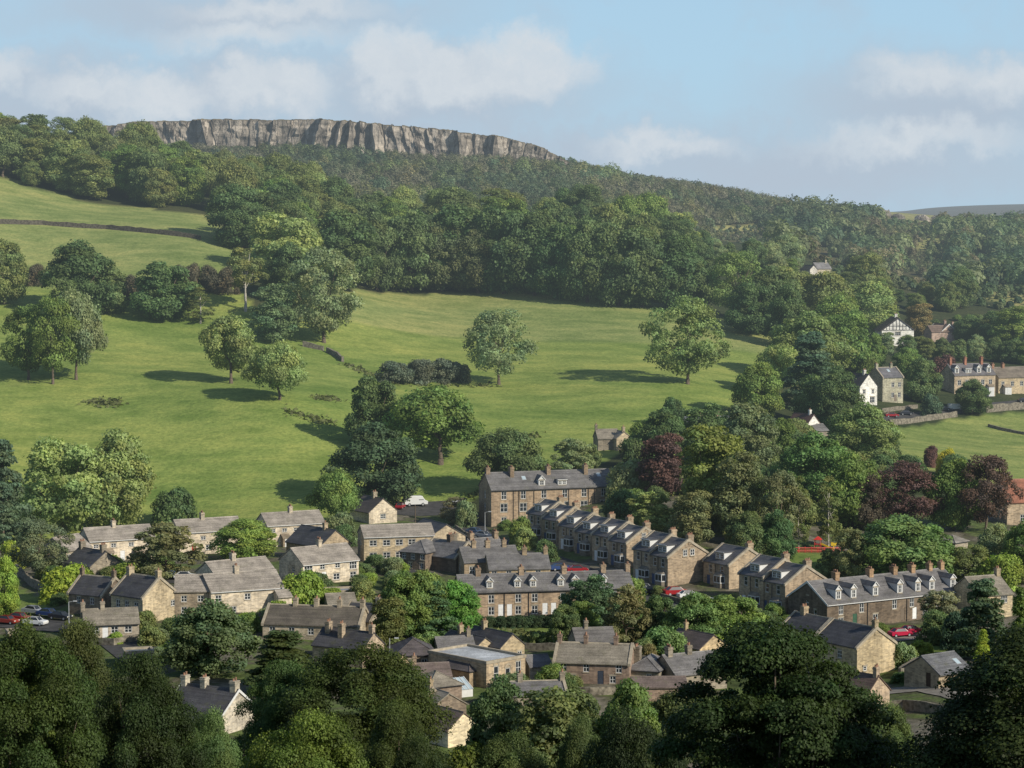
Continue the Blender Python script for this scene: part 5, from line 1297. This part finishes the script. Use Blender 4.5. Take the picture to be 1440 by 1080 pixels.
def cabin_mesh(van=False):
    m = MB()
    if van:
        m.poly([(1.72,-.7,1.13), (1.72,.7,1.13), (1.26,.66,1.82), (1.26,-.66,1.82)])
        for s in (-.845, .845): m.poly([(.5,s,1.15), (1.5,s,1.15), (1.15,s*.97,1.75), (.5,s*.97,1.75)])
    else:
        lo = [(1.05,-.74,.925), (1.05,.74,.925), (-1.55,.74,.965), (-1.55,-.74,.965)]; hi = [(.55,-.575,1.385), (.55,.575,1.385), (-.95,.575,1.405), (-.95,-.575,1.405)]
        for i in range(4): j = (i+1) % 4; m.poly([lo[i], lo[j], hi[j], hi[i]])
    return m.mesh('windows', 'glass')
def wheel_mesh():
    m = MB(); m.tube((0,-.1,0), (0,.1,0), .31, .31, 14); m.tube((0,.1,0), (0,-.1,0), .31, .31, 14); return m.mesh('wheel', 'tyre')
def rim_mesh():
    m = MB(); m.tube((0,-.115,0), (0,.115,0), .19, .19, 10); m.tube((0,.115,0), (0,-.115,0), .19, .19, 10); return m.mesh('rim', 'grey_metal')
def light_mesh(mat, nm):
    m = MB(); m.box(-.03, .03, -.16, .16, -.07, .07); return m.mesh(nm, mat)
BODY, CAB, VBODY, VCAB, WHEEL, RIM = car_mesh(), cabin_mesh(), car_mesh(True), cabin_mesh(True), wheel_mesh(), rim_mesh()
HL, TL = light_mesh('lamp_lens', 'headlight'), light_mesh('red_lens', 'taillight')
def car(px_, py_, ang, col, label, group='cars parked in the village', van=False, sc=1.0):
    g = hit(px_, py_); o = empty('parked_van' if van else 'parked_car', (g.x, g.y, g.z + .14), rad(ang)); o.scale = (sc, sc, sc)
    tag(o, label, 'van' if van else 'car', group)
    link('body', VBODY if van else BODY, o, col=col); link('windows', VCAB if van else CAB, o)
    for x in (-1.3, 1.3):
        for y in (-.74, .74): w = link('wheel', WHEEL, o, (x, y, .31)); link('rim', RIM, w)
    for y in (-.6, .6): link('headlight', HL, o, (2.1, y, .68)); link('taillight', TL, o, (-2.1 if not van else -2.2, y, .75))
CW = (.62,.62,.6); CS = (.35,.36,.37); CR = (.28,.014,.018); CB = (.03,.06,.17); CK = (.02,.022,.028); CBL = (.06,.11,.2)
car(47,864,-28,CS,'silver car parked first in the left street row'); car(68,868,-28,CB,'dark blue car second in the left street row'); car(85,872,-28,CK,'near black car third in the left street row, by the lamp post')
car(50,880,-20,CW,'white car parked on the near side of the left street'); car(27,874,-25,CR,'dull red car at the left end of the street'); car(10,878,-25,(.25,.03,.02),'red car cut by the left picture edge')
car(220,815,5,CS,'pale car partly behind the tall gable chimney'); car(241,814,5,CBL,'mid blue car between two pale cars above the tall gable'); car(260,815,5,CW,'white car at the right end of the three above the tall gable')
car(541,798,20,CB,'navy car parked below the long buff block')
car(668,752,-40,CBL,'blue car beside the garden wall at the top of the street'); car(680,757,-40,CS,'silver car below the blue car at the top of the street'); car(725,768,-30,CB,'blue car under the first houses of the stepped terrace')
car(788,803,15,CB,'navy car behind the lower terrace chimneys'); car(812,806,8,CR,'red car behind the lower terrace ridge, right of the navy car')
car(950,838,20,CR,'bright red car under the big paired window gable',sc=1.15); car(968,842,20,CW,'white car directly beside the bright red car'); car(990,850,10,CS,'silver estate car among the bushes right of the red car',sc=1.1)
car(905,832,-30,CS,'silver car against the shaded stepped terrace front'); car(920,836,-30,CK,'dark car against the shaded stepped terrace front')
car(1076,894,8,CW,'white car parked just above the huge sycamore top'); car(1098,888,10,CK,'dark car shaded behind the white car')
car(1266,896,22,(.4,.015,.05),'crimson car in front of the dormered terrace, nearer one'); car(1281,892,22,(.4,.015,.05),'crimson car in front of the dormered terrace, farther one')
car(1254,587,10,CR,'red car on the walled road by the right-hand field'); car(1274,584,10,CK,'dark car behind the red car on the walled road'); car(1310,580,10,CS,'silver car on the walled road below the shrubs'); car(1327,578,10,CK,'dark car between the silver car and the white van')
car(1343,577,10,CW,'white van on the walled road beside the round tree',van=True); car(1440,566,10,CK,'dark car at the right picture edge on the road')
car(563,716,80,CR,'red car end-on beside the white van by the field'); car(584,712,15,CW,'white van parked at the field edge car park',van=True,sc=1.25); car(640,710,60,CS,'pale car at the far end of the field edge car park')

# ------------------------------------------------------------------ posts, lamps and playground
def lamp(px_, py_, top, label, arm=True):
    g = hit(px_, py_); h = (py_-top)/scale_at(g); o = tag(empty('street_lamp', g), label, 'street lamp')
    m = MB(); m.tube((0,0,-.5), (0,0,h), .11, .07, 8)
    if arm: m.tube((0,0,h-.05), (1.0,0,h+.12), .05, .04, 6)
    m.build('post', 'grey_metal', o)
    m = MB(); m.prism([(-.14, -.05), (.14, -.05), (.1, .12), (-.1, .12)], .75, 1.45); m.build('lamp_head', 'grey_metal', o, (0, 0, h+.1 if arm else h))
def pole(px_, py_, top, label):
    g = hit(px_, py_); h = (py_-top)/scale_at(g); o = tag(empty('utility_pole', g), label, 'pole')
    m = MB(); m.tube((0,0,-.5), (0,0,h), .14, .1, 8); m.build('post', 'bark', o)
    m = MB(); m.box(-.7, .7, -.05, .05, h-.5, h-.38); m.build('crossarm', 'bark', o)
lamp(97,878,846,'street lamp leaning over the left street beside the slate houses')
lamp(548,940,897,'street lamp in front of the cream gables in the lower centre', False)
lamp(682,748,720,'street lamp at the corner of the tall terrace')
pole(584,737,710,'slim grey pole on the grass in front of the car park')
g = hit(1150, 773); o = tag(empty('playground_slide', g, rad(-20)), 'red and yellow playground slide under the birches', 'slide'); o.scale = (.72, .72, .72)
m = MB()
for x in (-.8, .8):
    for y in (-.8, .8): m.tube((x, y, -.2), (x, y, 2.9), .09, .09, 6)
m.box(-.9, .9, -.9, .9, 1.5, 1.62); m.build('tower', 'red_plastic', o)
m = MB(); b_ = [(-1.15,-1.15,2.9), (1.15,-1.15,2.9), (1.15,1.15,2.9), (-1.15,1.15,2.9)]
for i in range(4): m.poly([b_[i], b_[(i+1)%4], (0, 0, 3.9)])
m.build('roof', 'red_plastic', o)
m = MB(); m.poly([(.9,-.45,1.6), (.9,.45,1.6), (4.4,.45,.2), (4.4,-.45,.2)])
for y in (-.45, .45): m.poly([(.9,y,1.6), (4.4,y,.2), (4.4,y,.55), (.9,y,1.95)])
m.build('chute', 'yellow_plastic', o)
g = hit(1172, 772); o = tag(empty('spring_rider', g), 'small orange play equipment right of the slide', 'play equipment')
m = MB(); m.tube((0,0,0), (0,0,.7), .2, .15, 8); m.prism([(-.5,.7), (.5,.7), (.9,1.5), (.3,1.2), (-.6,1.5)], -.2, .2, 0, 'y'); m.build('seat', 'yellow_plastic', o)
pts = [hit(1105+i*9.0, 777) for i in range(10)]
o = tag(empty('playground_fence', pts[0]), 'low red fence along the front of the playground', 'fence')
m = MB(); q0 = pts[0]
for a, b in zip(pts[:-1], pts[1:]):
    for z in (.35, 1.0): m.tube(a-q0+Vector((0,0,z)), b-q0+Vector((0,0,z)), .05, .05, 5)
    for k in range(8): p = a.lerp(b, k/8)-q0; m.tube(p, p+Vector((0,0,1.0)), .03, .03, 5)
m.build('railing', 'red_plastic', o)
for p in pts: mm = MB(); mm.tube((0,0,-.3), (0,0,1.2), .07, .07, 6); mm.build('post', 'red_plastic', o, tuple(p-q0))
g = hit(1181, 800); o = tag(empty('bench', g, rad(5)), 'pale bench table on the playground lawn', 'bench')
m = MB(); m.box(-1.8, 1.8, -.4, .4, .7, .8); m.build('seat', 'white_paint', o)
for x in (-1.4, 1.4): m = MB(); m.box(x-.06, x+.06, -.35, .35, -.1, .7); m.build('leg', 'grey_metal', o)

# ------------------------------------------------------------------ light, sky, camera
sc = bpy.context.scene
SUN_EL, SUN_AZ = rad(30.5), (0.82, -0.572)
sd = Vector((SUN_AZ[0]*math.cos(SUN_EL), SUN_AZ[1]*math.cos(SUN_EL), math.sin(SUN_EL))).normalized()
L = D.lights.new('sun', 'SUN'); L.energy = 5.0; L.angle = rad(.5); L.color = (1, .93, .80)
lo = D.objects.new('sun', L); C.objects.link(lo); lo.rotation_euler = (-sd).to_track_quat('-Z', 'Y').to_euler(); lo.location = (300, -200, 400)

w = D.worlds.new('World'); sc.world = w; w.use_nodes = True; nt = NT(w)
sky = nt.n('ShaderNodeTexSky', sky_type='NISHITA'); sky.sun_disc = False; sky.sun_elevation = SUN_EL
sky.sun_rotation = math.atan2(SUN_AZ[0], SUN_AZ[1]); sky.air_density = 1.0; sky.dust_density = .6; sky.ozone_density = 2.0
tc = nt.n('ShaderNodeTexCoord').outputs['Generated']
sp = nt.n('ShaderNodeSeparateXYZ'); nt.t.links.new(tc, sp.inputs[0])
az = nt.math('ARCTAN2', sp.outputs[0], sp.outputs[1]); el = nt.math('ARCSINE', sp.outputs[2])
# noise stretched over the dome: direction in degrees
cm = nt.n('ShaderNodeCombineXYZ'); nt.t.links.new(nt.math('MULTIPLY', az, 57.3), cm.inputs[0]); nt.t.links.new(nt.math('MULTIPLY', el, 57.3), cm.inputs[1])
dg = cm.outputs[0]
wn = nt.noise(.42, dg, 6, .58, 'Color'); wn2 = nt.noise(1.6, dg, 5, .6, 'Color')
def warp(v, n, a):
    s_ = nt.n('ShaderNodeVectorMath', operation='SUBTRACT'); nt.t.links.new(n, s_.inputs[0]); s_.inputs[1].default_value = (.5, .5, .5)
    q = nt.n('ShaderNodeVectorMath', operation='SCALE'); nt.t.links.new(s_.outputs[0], q.inputs[0]); q.inputs['Scale'].default_value = a
    r_ = nt.n('ShaderNodeVectorMath', operation='ADD'); nt.t.links.new(v, r_.inputs[0]); nt.t.links.new(q.outputs[0], r_.inputs[1]); return r_.outputs[0]
wd = warp(warp(dg, wn, 1.9), wn2, 1.0)
def deg(px_, py_):
    d = ray(px_, py_); return math.degrees(math.atan2(d[0], d[1])), math.degrees(math.atan2(d[2], math.hypot(d[0], d[1])))
def blob(px_, py_, rx, ry, soft=.5, flat=False):
    a, e = deg(px_, py_); k = 57.3/F
    s_ = nt.n('ShaderNodeVectorMath', operation='SUBTRACT'); nt.t.links.new(wd, s_.inputs[0]); s_.inputs[1].default_value = (a, e, 0)
    q = nt.n('ShaderNodeVectorMath', operation='MULTIPLY'); nt.t.links.new(s_.outputs[0], q.inputs[0]); q.inputs[1].default_value = (1/(rx*k), 1/(ry*k), 0)
    ln = nt.n('ShaderNodeVectorMath', operation='LENGTH'); nt.t.links.new(q.outputs[0], ln.inputs[0])
    mr = nt.n('ShaderNodeMapRange', interpolation_type='SMOOTHSTEP'); nt.t.links.new(ln.outputs['Value'], mr.inputs['Value'])
    mr.inputs['From Min'].default_value = 1+soft*.5; mr.inputs['From Max'].default_value = 1-soft; mr.inputs['To Min'].default_value = 0; mr.inputs['To Max'].default_value = 1
    return mr.outputs[0]
def union(l):
    a = l[0]
    for b in l[1:]: a = nt.math('MAXIMUM', a, b)
    return a
S = 10.0
def cc(r_, g_, b_): q = srgb(r_, g_, b_); return tuple(c*S for c in q[:3]) + (1,)
# clear sky: Nishita overhead, paler measured blue near the horizon
grad = nt.ramp(nt.math('MULTIPLY', el, 57.3/12, None, True), [(0, srgb(178,206,226)), (.3, srgb(174,209,233)), (.7, srgb(166,204,232)), (1, srgb(132,180,224))])
gs = nt.n('ShaderNodeVectorMath', operation='SCALE'); nt.t.links.new(grad, gs.inputs[0]); gs.inputs['Scale'].default_value = S
low = nt.math('SUBTRACT', 1.0, nt.math('MULTIPLY', nt.math('SUBTRACT', nt.math('MULTIPLY', el, 57.3), 7.0), 1/14., None, True))
skb = nt.n('ShaderNodeVectorMath', operation='SCALE'); nt.t.links.new(sky.outputs[0], skb.inputs[0]); skb.inputs['Scale'].default_value = 1.1
base = nt.mul(skb.outputs[0], gs.outputs[0], 'MIX', nt.math('MULTIPLY', low, .92))
shade = union([blob(60,140,260,85,.8), blob(330,130,240,75,.8), blob(610,130,265,85,.7), blob(1330,150,260,90,.8), blob(1130,235,460,75,.9), blob(330,15,360,60,.9), blob(640,215,560,50,.9), blob(-500,160,300,90,.7), blob(2000,170,420,110,.8)])
lit = union([blob(552,92,72,62,.4), blob(615,112,72,50,.4), blob(728,94,104,58,.4), blob(650,122,150,36,.6), blob(380,126,95,42,.5), blob(215,126,100,40,.5), blob(120,120,70,24,.9), blob(930,205,95,20,.9), blob(1300,108,85,30,.9), blob(1400,112,100,34,.9), blob(390,8,140,22,1.0), blob(5,95,50,28,.9), blob(360,50,130,24,1.0), blob(1290,200,160,22,1.0), blob(-480,110,200,50,.7), blob(1950,130,250,60,.8)])
wisps = nt.math('MULTIPLY', nt.ramp(nt.noise(.30, warp(dg, wn, 3.0), 6, .6), [(.46, (0,0,0)), (.68, (1,1,1))]), .38)
c1 = nt.mul(base, cc(180,194,209), 'MIX', nt.math('MULTIPLY', nt.math('MAXIMUM', nt.math('MULTIPLY', shade, .95), wisps), nt.math('MULTIPLY_ADD', nt.noise(.9, wd, 4), .4, .78, True)))
c2 = nt.mul(c1, cc(210,218,225), 'MIX', nt.math('MULTIPLY', lit, nt.math('MULTIPLY_ADD', nt.noise(1.3, wd, 6, .62), 1.0, .36, True)))
bg = nt.n('ShaderNodeBackground'); nt.t.links.new(c2, bg.inputs[0]); bg.inputs[1].default_value = .1
nt.t.links.new(bg.outputs[0], nt.n('ShaderNodeOutputWorld').inputs[0])

cd = D.cameras.new('camera'); cd.sensor_fit = 'HORIZONTAL'; cd.sensor_width = 36; cd.lens = 36*F/1440; cd.clip_end = 20000; cd.clip_start = .5
co = D.objects.new('camera', cd); C.objects.link(co); co.location = (0, 0, CAMZ); co.rotation_euler = (PI/2 - PITCH, 0, 0)
sc.camera = co
sc.view_settings.view_transform = 'Standard'; sc.view_settings.look = 'None'; sc.view_settings.exposure = 0
sc.render.engine = 'CYCLES'
sc.cycles.max_bounces = 4; sc.cycles.diffuse_bounces = 2; sc.cycles.transmission_bounces = 3; sc.cycles.glossy_bounces = 2
sc.cycles.use_denoising = True
sc.render.film_transparent = False
